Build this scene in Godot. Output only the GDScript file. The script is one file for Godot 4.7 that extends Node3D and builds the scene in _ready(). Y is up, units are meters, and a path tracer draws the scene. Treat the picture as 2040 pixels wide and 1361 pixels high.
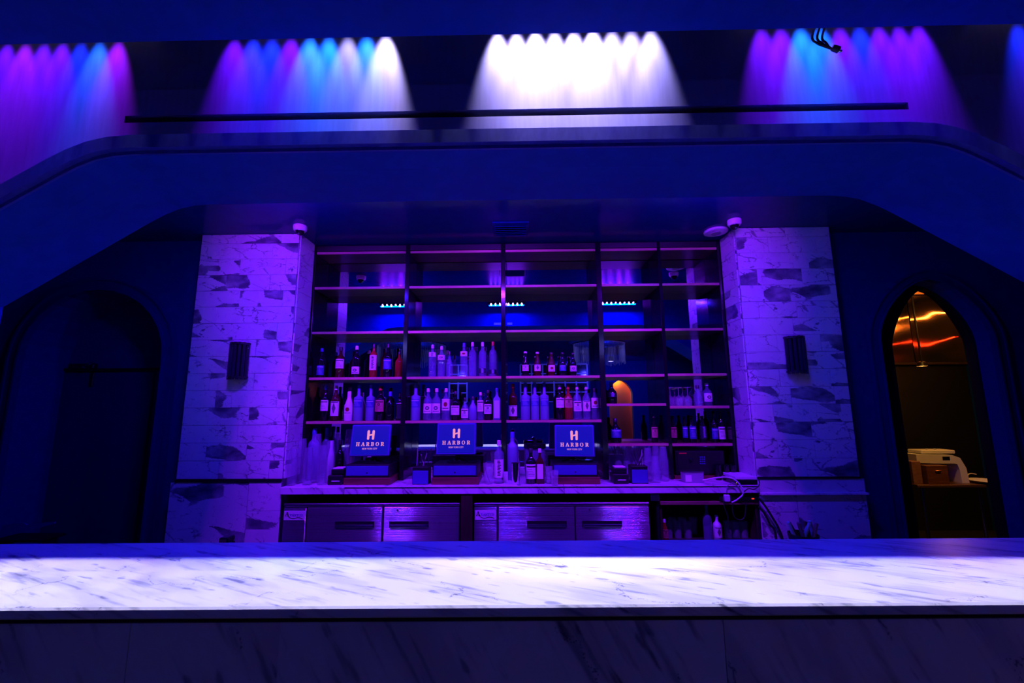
extends Node3D
# A night-club bar seen from the guests' side: marble bar, arched bulkhead with LED bars, back bar with mirror shelving.
# World: camera stands at (0, 1.70, 0) and looks along -z; Z in the comments is the distance in front of it.

const F := 850.0
const EYE := Vector3(0, 1.70, 0)
var cam_basis := Basis()
var M := {}
var rng := RandomNumberGenerator.new()
var names := {}
var uv_off := Vector2.ZERO
var uv_mul := 1.0
var arch_r := PackedVector2Array()

# ---------------------------------------------------------------- helpers: places
func P(px: float, py: float, z: float) -> Vector3:
	var v: Vector3 = cam_basis * Vector3((px - 1020.0) / F, -(py - 680.5) / F, -1.0)
	return EYE + v * (z / -v.z)

func lin(r: float, g: float, b: float, a := 1.0) -> Color:
	var c := Color(r, g, b).linear_to_srgb()
	c.a = a
	return c

# ---------------------------------------------------------------- helpers: nodes
func numbered(called: String) -> String:
	var k: int = names.get(called, 0)
	names[called] = k + 1
	return called if k == 0 else "%s_%03d" % [called, k]

func thing(called: String, label: String, category: String, at := Vector3.ZERO, group := "", turn := 0.0) -> Node3D:
	var o := Node3D.new()
	o.name = numbered(called)
	add_child(o)
	o.position = at
	o.rotation.y = turn
	o.set_meta("label", label)
	o.set_meta("category", category)
	if group != "":
		o.set_meta("group", group)
	return o

func setting(called: String) -> Node3D:
	var o := Node3D.new()
	o.name = called
	add_child(o)
	o.set_meta("kind", "structure")
	return o

func part(parent: Node3D, called: String, mesh: Mesh, m: Material, at := Vector3.ZERO, turn := Vector3.ZERO) -> MeshInstance3D:
	var o := MeshInstance3D.new()
	o.name = called
	o.mesh = mesh
	o.material_override = m
	o.position = at
	o.rotation = turn
	o.cast_shadow = GeometryInstance3D.SHADOW_CASTING_SETTING_ON
	parent.add_child(o, true)
	return o

func solid(called: String, mesh: Mesh, m: Material) -> MeshInstance3D:
	var o := MeshInstance3D.new()
	o.name = called
	o.mesh = mesh
	o.material_override = m
	add_child(o)
	o.set_meta("kind", "structure")
	return o

# ---------------------------------------------------------------- helpers: shapes
func begin() -> SurfaceTool:
	var st := SurfaceTool.new()
	st.begin(Mesh.PRIMITIVE_TRIANGLES)
	return st

func flat_uv(p: Vector3, n: Vector3) -> Vector2:
	var a := n.abs()
	var q := Vector2(p.x, -p.y)
	if a.x > a.y and a.x > a.z:
		q = Vector2(p.z, -p.y)
	elif a.y > a.z:
		q = Vector2(p.x, p.z)
	return q * uv_mul + uv_off

func tri(st: SurfaceTool, a: Vector3, b: Vector3, c: Vector3, n: Vector3) -> void:
	var list := [a, b, c] if (b - a).cross(c - a).dot(n) < 0.0 else [a, c, b]
	for p in list:
		st.set_normal(n)
		st.set_uv(flat_uv(p, n))
		st.add_vertex(p)

func quad(st: SurfaceTool, a: Vector3, b: Vector3, c: Vector3, d: Vector3, n: Vector3) -> void:
	tri(st, a, b, c, n)
	tri(st, a, c, d, n)

func cbox(st: SurfaceTool, c: Vector3, s: Vector3, bevel := 0.0) -> void:
	var h := s * 0.5
	var e: float = minf(bevel, minf(h.x, minf(h.y, h.z)) * 0.9)
	for ax in 3:
		var b1 := (ax + 1) % 3
		var b2 := (ax + 2) % 3
		for sg in [-1.0, 1.0]:
			var n := Vector3.ZERO
			n[ax] = sg
			var pts := []
			for k in [[-1, -1], [1, -1], [1, 1], [-1, 1]]:
				var p := Vector3.ZERO
				p[ax] = sg * h[ax]
				p[b1] = k[0] * (h[b1] - e)
				p[b2] = k[1] * (h[b2] - e)
				pts.append(c + p)
			quad(st, pts[0], pts[1], pts[2], pts[3], n)
			if e > 0.0:
				for sg2 in [-1.0, 1.0]:
					var n2 := Vector3.ZERO
					n2[ax] = sg
					n2[b1] = sg2
					n2 = n2.normalized()
					var q := []
					for k in [[0, -1], [1, -1], [1, 1], [0, 1]]:
						var p2 := Vector3.ZERO
						p2[ax] = sg * (h[ax] - (e if k[0] == 1 else 0.0))
						p2[b1] = sg2 * (h[b1] - (e if k[0] == 0 else 0.0))
						p2[b2] = k[1] * (h[b2] - e)
						q.append(c + p2)
					quad(st, q[0], q[1], q[2], q[3], n2)
	if e > 0.0:
		for x in [-1.0, 1.0]:
			for y in [-1.0, 1.0]:
				for z in [-1.0, 1.0]:
					var g := Vector3(x, y, z)
					tri(st, c + g * Vector3(h.x, h.y - e, h.z - e), c + g * Vector3(h.x - e, h.y, h.z - e), c + g * Vector3(h.x - e, h.y - e, h.z), g.normalized())

func box(s: Vector3, bevel := 0.0, c := Vector3.ZERO) -> ArrayMesh:
	var st := begin()
	cbox(st, c, s, bevel)
	return st.commit()

# box between two corners
func span(a: Vector3, b: Vector3, bevel := 0.0) -> ArrayMesh:
	return box((b - a).abs(), bevel, (a + b) * 0.5)

func lathe(st: SurfaceTool, prof: Array, seg := 20, at := Vector3.ZERO, twist := 0.0, soft := true) -> void:
	for i in prof.size() - 1:
		var a: Vector2 = prof[i]
		var b: Vector2 = prof[i + 1]
		if a.distance_to(b) < 1e-6:
			continue
		var d := (b - a).normalized()
		var na := Vector2(d.y, -d.x)
		var nb := na
		if soft and i > 0:
			var d0: Vector2 = (a - prof[i - 1]).normalized()
			if d0.dot(d) > 0.6:
				na = Vector2((d0 + d).y, -(d0 + d).x).normalized()
		if soft and i < prof.size() - 2:
			var d1: Vector2 = (prof[i + 2] - b).normalized()
			if d1.dot(d) > 0.6:
				nb = Vector2((d1 + d).y, -(d1 + d).x).normalized()
		for k in seg:
			var t0 := twist + TAU * k / seg
			var t1 := twist + TAU * (k + 1) / seg
			var u0 := Vector3(sin(t0), 0, cos(t0))
			var u1 := Vector3(sin(t1), 0, cos(t1))
			var tm := (u0 + u1).normalized()
			var p := [at + u0 * a.x + Vector3.UP * a.y, at + u1 * a.x + Vector3.UP * a.y, at + u1 * b.x + Vector3.UP * b.y, at + u0 * b.x + Vector3.UP * b.y]
			var nn := [u0 * na.x + Vector3.UP * na.y, u1 * na.x + Vector3.UP * na.y, u1 * nb.x + Vector3.UP * nb.y, u0 * nb.x + Vector3.UP * nb.y]
			if seg <= 8:
				for j in 4:
					var w: Vector2 = na if j < 2 else nb
					nn[j] = tm * w.x + Vector3.UP * w.y
			var uu := [Vector2(float(k) / seg, 1), Vector2(float(k + 1) / seg, 1), Vector2(float(k + 1) / seg, 0), Vector2(float(k) / seg, 0)]
			var face: Vector3 = (nn[0] + nn[2])
			for tr in [[0, 1, 2], [0, 2, 3]]:
				var o: Array = tr
				if (p[o[1]] - p[o[0]]).cross(p[o[2]] - p[o[0]]).dot(face) > 0.0:
					o = [tr[0], tr[2], tr[1]]
				for j in o:
					st.set_normal(nn[j])
					st.set_uv(uu[j])
					st.add_vertex(p[j])

func turned(prof: Array, seg := 20, twist := 0.0) -> ArrayMesh:
	var st := begin()
	lathe(st, prof, seg, Vector3.ZERO, twist)
	return st.commit()

func cyl(r: float, h: float, seg := 16) -> Array:
	return [Vector2(0, 0), Vector2(r, 0), Vector2(r, 0), Vector2(r, h), Vector2(r, h), Vector2(0, h)]

func tube(st: SurfaceTool, pts: Array, r: float, seg := 8) -> void:
	var rings := []
	for i in pts.size():
		var d: Vector3 = (pts[mini(i + 1, pts.size() - 1)] - pts[maxi(i - 1, 0)]).normalized()
		var side := d.cross(Vector3.UP if absf(d.y) < 0.9 else Vector3.RIGHT).normalized()
		var up := side.cross(d)
		var ring := []
		for k in seg:
			ring.append(side * cos(TAU * k / seg) + up * sin(TAU * k / seg))
		rings.append(ring)
	for i in pts.size() - 1:
		for k in seg:
			var k2 := (k + 1) % seg
			var n := [rings[i][k], rings[i][k2], rings[i + 1][k2], rings[i + 1][k]]
			var p := [pts[i] + n[0] * r, pts[i] + n[1] * r, pts[i + 1] + n[2] * r, pts[i + 1] + n[3] * r]
			for tr in [[0, 1, 2], [0, 2, 3]]:
				var o: Array = tr
				if (p[o[1]] - p[o[0]]).cross(p[o[2]] - p[o[0]]).dot(n[0] + n[2]) > 0.0:
					o = [tr[0], tr[2], tr[1]]
				for j in o:
					st.set_normal(n[j])
					st.set_uv(Vector2(float(k) / seg, i))
					st.add_vertex(p[j])
	for e in [0, pts.size() - 1]:
		var d2: Vector3 = (pts[0] - pts[1]).normalized() if e == 0 else (pts[e] - pts[e - 1]).normalized()
		for k in seg:
			tri(st, pts[e], pts[e] + rings[e][k] * r, pts[e] + rings[e][(k + 1) % seg] * r, d2)

func wire(pts: Array, r: float, seg := 8, steps := 6) -> ArrayMesh:
	# a smooth cable through the given points
	var fine := []
	for i in pts.size() - 1:
		var a: Vector3 = pts[maxi(i - 1, 0)]
		var b: Vector3 = pts[i]
		var c: Vector3 = pts[i + 1]
		var d: Vector3 = pts[mini(i + 2, pts.size() - 1)]
		for k in steps:
			fine.append(b.cubic_interpolate(c, a, d, float(k) / steps))
	fine.append(pts[-1])
	var st := begin()
	tube(st, fine, r, seg)
	return st.commit()

# polygon in x-y, from z0 (nearer the guests) to z1
func extrude(st: SurfaceTool, poly: PackedVector2Array, z0: float, z1: float) -> void:
	var ids := Geometry2D.triangulate_polygon(poly)
	var zs := [maxf(z0, z1), minf(z0, z1)]
	for s in 2:
		var n := Vector3(0, 0, 1 if s == 0 else -1)
		for i in range(0, ids.size(), 3):
			var t := []
			for j in 3:
				var q: Vector2 = poly[ids[i + j]]
				t.append(Vector3(q.x, q.y, zs[s]))
			tri(st, t[0], t[1], t[2], n)
	var turn := 1.0 if Geometry2D.is_polygon_clockwise(poly) else -1.0
	for i in poly.size():
		var a: Vector2 = poly[i]
		var b: Vector2 = poly[(i + 1) % poly.size()]
		var d := (b - a).normalized()
		var n3 := Vector3(-d.y, d.x, 0) * turn
		quad(st, Vector3(a.x, a.y, zs[0]), Vector3(b.x, b.y, zs[0]), Vector3(b.x, b.y, zs[1]), Vector3(a.x, a.y, zs[1]), n3)

func slabshape(poly: PackedVector2Array, z0: float, z1: float) -> ArrayMesh:
	var st := begin()
	extrude(st, poly, z0, z1)
	return st.commit()

# band of constant profile along a path in the x-y plane: between path a and path b
func ribbon(a: PackedVector2Array, b: PackedVector2Array, z0: float, z1: float) -> ArrayMesh:
	var poly := PackedVector2Array(a)
	var back := PackedVector2Array(b)
	back.reverse()
	poly.append_array(back)
	return slabshape(poly, z0, z1)

func lettering(parent: Node3D, called: String, words: String, fonts: Array, width: float, at: Vector3, m: Material, turn := Vector3.ZERO, weight := 400, slant := false) -> void:
	var f := SystemFont.new()
	f.font_names = PackedStringArray(fonts)
	f.font_weight = weight
	f.font_italic = slant
	var t := TextMesh.new()
	t.font = f
	t.text = words
	t.font_size = 32
	t.depth = 0.0015
	t.pixel_size = 0.001
	t.pixel_size = 0.001 * width / maxf(t.get_aabb().size.x, 0.0001)
	part(parent, called, t, m, at, turn)

# ---------------------------------------------------------------- helpers: materials
func mat(called: String, c: Color, rough := 0.5, metal := 0.0) -> StandardMaterial3D:
	var m := StandardMaterial3D.new()
	m.resource_name = called
	m.albedo_color = c
	m.roughness = rough
	m.metallic = metal
	M[called] = m
	return m

func glow(called: String, c: Color, e: float) -> StandardMaterial3D:
	var m := mat(called, Color(0.02, 0.02, 0.02), 0.4)
	m.emission_enabled = true
	m.emission = c
	m.emission_energy_multiplier = e
	return m

func clear(called: String, c: Color, alpha: float) -> StandardMaterial3D:
	c.a = alpha
	var m := mat(called, c, 0.05)
	m.transparency = BaseMaterial3D.TRANSPARENCY_ALPHA
	return m

func noise(seed_: int, freq: float, octaves := 4, warp := 0.0) -> FastNoiseLite:
	var n := FastNoiseLite.new()
	n.seed = seed_
	n.frequency = freq
	n.noise_type = FastNoiseLite.TYPE_SIMPLEX_SMOOTH
	n.fractal_octaves = octaves
	if warp > 0.0:
		n.domain_warp_enabled = true
		n.domain_warp_amplitude = warp
		n.domain_warp_frequency = freq * 1.7
		n.domain_warp_fractal_octaves = 3
	return n

# white marble with crooked veins and cut patches of darker stone
func marble_patchy(seed_: int, size: int) -> ImageTexture:
	var vein := noise(seed_, 0.0055, 4, 55.0)
	var vein2 := noise(seed_ + 5, 0.011, 4, 35.0)
	var patch := noise(seed_ + 9, 0.011, 1, 26.0)
	patch.noise_type = FastNoiseLite.TYPE_CELLULAR
	patch.fractal_type = FastNoiseLite.FRACTAL_NONE
	patch.cellular_return_type = FastNoiseLite.RETURN_CELL_VALUE
	var seam := patch.duplicate() as FastNoiseLite
	seam.cellular_return_type = FastNoiseLite.RETURN_DISTANCE2_SUB
	var cloud := noise(seed_ + 3, 0.008, 3)
	var im := Image.create(size, size, false, Image.FORMAT_RGB8)
	for y in size:
		for x in size:
			var sx := x * 0.75 + y * 0.4
			var sy := y * 1.2 - x * 0.3
			var c := cloud.get_noise_2d(sx * 0.7 + 300.0, sy * 0.7)
			var d := 0.8 * (1.0 - smoothstep(0.0, 0.016 + 0.03 * maxf(c, 0.0), absf(vein.get_noise_2d(sx, sy)))) * smoothstep(-0.12, 0.2, c)
			d = maxf(d, 0.55 * (1.0 - smoothstep(0.0, 0.02, absf(vein2.get_noise_2d(sx, sy)))) * smoothstep(0.02, 0.25, -c))
			if patch.get_noise_2d(sx * 0.8, sy * 1.3) > 0.66:
				d = maxf(d, 0.62 + 0.5 * vein2.get_noise_2d(sx, sy))
			d = maxf(d, 0.5 * (1.0 - smoothstep(-0.99, -0.955, seam.get_noise_2d(sx * 0.8, sy * 1.3))) * smoothstep(-0.1, 0.15, c))
			d = clampf(d + 0.1 * cloud.get_noise_2d(x, y), 0.0, 1.0)
			im.set_pixel(x, y, Color(0.86, 0.86, 0.85).lerp(Color(0.2, 0.22, 0.3), d))
	return ImageTexture.create_from_image(im)

# grey-white marble with long slanted streaks
func marble_streaky(seed_: int, w: int, h: int, slant: float) -> ImageTexture:
	var fine := noise(seed_, 0.045, 4, 6.0)
	var broad := noise(seed_ + 4, 0.011, 4, 14.0)
	var crack := noise(seed_ + 8, 0.0045, 4, 40.0)
	var speck := noise(seed_ + 11, 0.05, 2)
	var im := Image.create(w, h, false, Image.FORMAT_RGB8)
	for y in h:
		for x in w:
			var u := x * cos(slant) + y * sin(slant)
			var v := -x * sin(slant) + y * cos(slant)
			var s := fine.get_noise_2d(u * 0.15, v * 1.7)
			var b := broad.get_noise_2d(u * 0.4, v * 1.4)
			var d := 0.36 * smoothstep(0.05, 0.6, s) * smoothstep(-0.35, 0.3, b) + 0.14 * smoothstep(-0.1, 0.5, b)
			d += 0.6 * (1.0 - smoothstep(0.0, 0.012, absf(crack.get_noise_2d(u * 0.7, v * 1.2)))) * smoothstep(-0.05, 0.2, b + 0.3 * s)
			d += 0.35 * smoothstep(0.42, 0.6, speck.get_noise_2d(u * 0.35, v)) * smoothstep(-0.1, 0.3, s)
			im.set_pixel(x, y, Color(0.88, 0.88, 0.86).lerp(Color(0.2, 0.22, 0.3), clampf(d, 0.0, 0.9)))
	return ImageTexture.create_from_image(im)

func grain(seed_: int, w: int, h: int, a: Color, b: Color, fx: float, fy: float) -> ImageTexture:
	var n := noise(seed_, 0.03, 4, 6.0)
	var im := Image.create(w, h, false, Image.FORMAT_RGB8)
	for y in h:
		for x in w:
			im.set_pixel(x, y, a.lerp(b, clampf(0.5 + 0.9 * n.get_noise_2d(x * fx, y * fy), 0.0, 1.0)))
	return ImageTexture.create_from_image(im)

# printed paper: rows of small print, an emblem, a rule
func print_tex(kind: int, paper: Color, ink: Color) -> ImageTexture:
	var im := Image.create(64, 64, false, Image.FORMAT_RGB8)
	im.fill(paper)
	rng.seed = 40 + kind
	if kind == 0 or kind == 1:
		im.fill_rect(Rect2i(6, 8, 52, 6), ink)
		for r in 5:
			var y := 34 + r * 5 if kind == 1 else 22 + r * 7
			im.fill_rect(Rect2i(12 + rng.randi() % 6, y, 26 + rng.randi() % 14, 2), ink.lerp(paper, 0.35))
	if kind == 1 or kind == 2 or kind == 5:
		var cy := 24 if kind == 1 else 30
		var rr := 8 if kind == 1 else 13
		var tone := Color(0.5, 0.05, 0.04) if kind == 5 else ink
		for y in 64:
			for x in 64:
				var d := Vector2(x - 32, y - cy).length()
				if d < rr and (kind == 5 or d > rr * 0.62 or (x + y) % 5 < 2):
					im.set_pixel(x, y, tone)
	if kind == 2 or kind == 5:
		im.fill_rect(Rect2i(10, 50, 44, 4), ink)
	if kind == 3:
		for r in 11:
			im.fill_rect(Rect2i(24 + rng.randi() % 3, 4 + r * 5, 14 + rng.randi() % 6, 3), ink)
	if kind == 4:
		for y in 64:
			for x in 64:
				if absf(x - 32) / 12.0 + absf(y - 30) / 26.0 < 1.0 and (x * 3 + y * 5) % 11 < 8:
					im.set_pixel(x, y, ink)
		im.fill_rect(Rect2i(8, 2, 48, 4), ink)
	return ImageTexture.create_from_image(im)

# brushed sheet steel: fine level scratches and slow waves, as a normal map
func brushed(seed_: int) -> ImageTexture:
	var wave := noise(seed_, 0.012, 2)
	rng.seed = seed_
	var im := Image.create(256, 2048, false, Image.FORMAT_RGB8)
	for y in 2048:
		var s := clampf(rng.randfn(0.0, 0.42), -1.0, 1.0)
		for x in 256:
			var n := Vector3(0.03 * wave.get_noise_2d(x, y * 0.02), s, 1.0).normalized()
			im.set_pixel(x, y, Color(n.x * 0.5 + 0.5, n.y * 0.5 + 0.5, n.z * 0.5 + 0.5))
	return ImageTexture.create_from_image(im)

func textured(called: String, t: Texture2D, rough := 0.4, tint := Color.WHITE, specular := 0.5) -> StandardMaterial3D:
	var m := mat(called, tint, rough)
	m.albedo_texture = t
	m.metallic_specular = specular
	return m

func spot(parent: Node3D, at: Vector3, towards: Vector3, c: Color, energy: float, half_angle: float, soft := 0.3, size := 0.02) -> SpotLight3D:
	var l := SpotLight3D.new()
	l.name = "beam"
	parent.add_child(l, true)
	l.position = at
	var up := Vector3.UP if absf(towards.normalized().y) < 0.95 else Vector3.FORWARD
	l.basis = Basis.looking_at(towards.normalized(), up)
	l.light_color = c
	l.light_energy = energy
	l.spot_angle = half_angle
	l.spot_angle_attenuation = soft
	l.spot_range = 30.0
	l.spot_attenuation = 2.0
	l.light_size = size
	l.shadow_enabled = true
	return l

func omni(parent: Node3D, at: Vector3, c: Color, energy: float, size := 0.05) -> OmniLight3D:
	var l := OmniLight3D.new()
	l.name = "lamp_light"
	parent.add_child(l, true)
	l.position = at
	l.light_color = c
	l.light_energy = energy
	l.omni_range = 30.0
	l.omni_attenuation = 2.0
	l.light_size = size
	l.shadow_enabled = true
	return l

# ================================================================ the scene
func _ready() -> void:
	rng.seed = 7
	camera_and_air()
	make_materials()
	build_shell()
	build_bulkhead()
	build_side_walls()
	build_columns()
	build_bar()
	build_back_counter()
	build_fridges()
	build_open_unit()
	build_shelving()
	build_led_bars()
	build_bottles()
	build_counter_items()
	build_wall_things()
	build_service_room()
	build_guest_room()

func camera_and_air() -> void:
	var cam := Camera3D.new()
	cam.name = "camera"
	add_child(cam)
	cam.rotation_order = EULER_ORDER_YXZ
	cam.position = EYE
	cam.rotation_degrees = Vector3(8.66, 0.9, -0.38)
	cam_basis = cam.basis
	cam.fov = rad_to_deg(2.0 * atan(680.5 / F))
	cam.near = 0.05
	cam.far = 60.0
	cam.current = true
	var we := WorldEnvironment.new()
	we.name = "air"
	var e := Environment.new()
	e.background_mode = Environment.BG_COLOR
	e.background_color = Color.BLACK
	e.tonemap_mode = Environment.TONE_MAPPER_LINEAR
	e.tonemap_exposure = 1.0
	e.sdfgi_enabled = true
	e.ssao_enabled = true
	e.ssil_enabled = true
	we.environment = e
	add_child(we)

func make_materials() -> void:
	var plaster := noise(21, 0.05, 3)
	# navy paint of walls, ceiling and soffit
	textured("navy_paint", grain(3, 256, 256, lin(0.002, 0.03, 0.17), lin(0.003, 0.034, 0.2), 1.0, 1.0), 0.45)
	textured("ceiling_paint", grain(4, 256, 256, lin(0.001, 0.026, 0.32), lin(0.0015, 0.03, 0.38), 1.0, 1.0), 0.5)
	textured("gloss_paint", grain(5, 256, 256, lin(0.0015, 0.022, 0.13), lin(0.002, 0.026, 0.15), 1.0, 1.0), 0.18)
	for k in ["navy_paint", "ceiling_paint", "gloss_paint"]:
		M[k].metallic_specular = 0.22
	var bw := textured("bulkhead_paint", grain(6, 512, 512, lin(0.095, 0.1, 0.19), lin(0.115, 0.12, 0.22), 3.0, 0.2), 0.4)
	bw.uv1_scale = Vector3(0.9, 0.9, 0.9)
	textured("trim_paint", grain(8, 512, 128, lin(0.016, 0.018, 0.3), lin(0.03, 0.03, 0.38), 2.0, 3.0), 0.35)
	mat("black_paint", lin(0.004, 0.004, 0.006), 0.5)
	mat("black_plastic", lin(0.008, 0.008, 0.01), 0.35)
	mat("black_gloss", lin(0.006, 0.006, 0.008), 0.12)
	mat("black_metal", lin(0.01, 0.01, 0.012), 0.3)
	mat("grout", lin(0.12, 0.12, 0.15), 0.8)
	for k in 3:
		textured("marble_%d" % k, marble_patchy(11 + 17 * k, 512), 0.28)
	var bm := textured("bar_marble", marble_streaky(31, 2048, 512, 0.42), 0.32)
	bm.uv1_scale = Vector3(1.0 / 5.7, 1.0 / 1.42, 1.0)
	textured("front_marble", marble_streaky(77, 512, 512, 1.05), 0.4)
	textured("slab_marble", marble_streaky(93, 512, 256, 0.5), 0.25)
	textured("red_wood", grain(12, 256, 256, lin(0.11, 0.035, 0.018), lin(0.2, 0.07, 0.035), 0.25, 3.0), 0.4)
	textured("shelf_wood", grain(13, 256, 256, lin(0.2, 0.09, 0.06), lin(0.32, 0.16, 0.1), 0.25, 3.0), 0.35)
	textured("board_wood", grain(15, 256, 256, lin(0.06, 0.026, 0.018), lin(0.1, 0.048, 0.032), 0.25, 3.0), 0.3)
	textured("edge_wood", grain(16, 256, 64, lin(0.42, 0.2, 0.16), lin(0.55, 0.27, 0.2), 0.3, 1.0), 0.4)
	textured("dark_wood", grain(14, 256, 256, lin(0.025, 0.012, 0.008), lin(0.05, 0.025, 0.018), 3.0, 0.3), 0.45)
	var mirror := mat("mirror", lin(0.72, 0.74, 0.76), 0.0, 1.0)
	mirror.metallic_specular = 0.5
	var steel := mat("steel", lin(0.56, 0.57, 0.6), 0.22, 0.88)
	steel.uv1_scale = Vector3(1.0, 5.0, 1.0)
	steel.anisotropy_enabled = true
	steel.anisotropy = -1.0
	steel.normal_enabled = true
	steel.normal_texture = brushed(19)
	mat("steel_plain", lin(0.5, 0.5, 0.52), 0.25, 1.0)
	mat("chrome", lin(0.6, 0.6, 0.62), 0.1, 1.0)
	mat("floor_dark", lin(0.02, 0.02, 0.025), 0.35)
	mat("white_plastic", lin(0.7, 0.7, 0.7), 0.35)
	mat("grey_plastic", lin(0.3, 0.3, 0.33), 0.4)
	mat("blue_plastic", lin(0.05, 0.06, 0.3), 0.35)
	mat("paper", lin(0.7, 0.68, 0.66), 0.8)
	mat("rubber", lin(0.012, 0.012, 0.013), 0.6)
	mat("copper", lin(0.75, 0.32, 0.12), 0.1, 1.0)
	mat("copper_dull", lin(0.75, 0.32, 0.12), 0.4, 1.0)
	# glass
	mat("dark_glass", lin(0.006, 0.005, 0.008), 0.06)
	mat("amber_glass", lin(0.05, 0.012, 0.006), 0.06)
	mat("red_glass", lin(0.25, 0.012, 0.012), 0.08)
	mat("green_glass", lin(0.006, 0.018, 0.01), 0.06)
	mat("frosted_glass", lin(0.14, 0.18, 0.32), 0.4)
	clear("clear_glass", lin(0.3, 0.38, 0.6), 0.22)
	clear("cup_plastic", lin(0.4, 0.45, 0.6), 0.24)
	clear("thin_glass", lin(0.6, 0.65, 0.7), 0.16)
	mat("white_bottle", lin(0.75, 0.73, 0.7), 0.3)
	var inks := Color(0.1, 0.08, 0.1)
	for k in 6:
		textured("label_%d" % k, print_tex(k, Color(0.88, 0.86, 0.82), inks), 0.6)
	textured("label_blue", print_tex(0, Color(0.2, 0.28, 0.55), Color(0.75, 0.75, 0.8)), 0.5)
	textured("label_pinkish", print_tex(1, Color(0.75, 0.42, 0.45), Color(0.25, 0.06, 0.1)), 0.5)
	textured("label_dark", print_tex(3, Color(0.08, 0.09, 0.18), Color(0.6, 0.62, 0.75)), 0.5)
	mat("cap_white", lin(0.7, 0.66, 0.66), 0.4)
	mat("cap_red", lin(0.6, 0.02, 0.03), 0.4)
	mat("cap_dark", lin(0.02, 0.02, 0.025), 0.35)
	mat("cap_blue", lin(0.06, 0.09, 0.4), 0.35)
	# things that give off light
	glow("led_violet", lin(0.45, 0.2, 1.0), 26.0)
	glow("led_wall", lin(0.5, 0.4, 1.0), 6.0)
	glow("screen_blue", lin(0.0, 0.004, 0.42), 1.0)
	glow("screen_pink", lin(0.85, 0.28, 0.5), 1.0)
	glow("lamp_white", lin(0.8, 0.85, 1.0), 3.0)
	glow("lamp_orange", lin(1.0, 0.42, 0.08), 4.0)
	glow("lamp_red", lin(1.0, 0.04, 0.02), 0.8)
	glow("standby_red", lin(1.0, 0.05, 0.04), 1.0)
	glow("standby_yellow", lin(1.0, 0.6, 0.1), 1.0)

# ---------------------------------------------------------------- the room itself
func build_shell() -> void:
	# floor, and the ceilings on both sides of the bulkhead
	var fl := begin()
	cbox(fl, Vector3(0, -0.05, -0.25), Vector3(13, 0.1, 13.5))
	solid("floor", fl.commit(), M.floor_dark)
	var st := begin()
	cbox(st, Vector3(0, 3.3, 2.235), Vector3(13, 0.2, 7.53))   # guest room, ends at Z 1.53: the light slot
	solid("ceiling", st.commit(), M.ceiling_paint)
	st = begin()
	cbox(st, Vector3(0, 3.345, -4.65), Vector3(13, 0.15, 4.72))
	solid("ceiling_service", st.commit(), M.gloss_paint)
	st = begin()
	cbox(st, Vector3(0, 3.95, -1.95), Vector3(13, 0.1, 1.3))
	cbox(st, Vector3(0, 3.65, -1.38), Vector3(13, 0.5, 0.08))
	cbox(st, Vector3(0, 3.66, -2.36), Vector3(13, 0.48, 0.1))
	solid("ceiling_slot", st.commit(), M.navy_paint)
	for s in [-1, 1]:
		solid("wall_left" if s < 0 else "wall_right", box(Vector3(0.1, 4.0, 13.4), 0.0, Vector3(6.45 * s, 2.0, -0.3)), M.navy_paint)

func contour(drop: float) -> PackedVector2Array:
	# lower edge of the arch, left to right, moved down by drop along its own normal
	var half := [Vector2(1.62, 2.868), Vector2(1.76, 2.867), Vector2(1.85, 2.86), Vector2(1.93, 2.842), Vector2(2.01, 2.808), Vector2(2.09, 2.763), Vector2(2.33, 2.612), Vector2(2.87, 2.27)]
	var path := PackedVector2Array()
	for i in half.size():
		path.append(Vector2(-half[half.size() - 1 - i].x - 0.02, half[half.size() - 1 - i].y))
	for q in half:
		path.append(q)
	if drop == 0.0:
		return path
	var out := PackedVector2Array()
	for i in path.size():
		var d := (path[mini(i + 1, path.size() - 1)] - path[maxi(i - 1, 0)]).normalized()
		out.append(path[i] + Vector2(-d.y, d.x) * drop)
	return out

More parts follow.
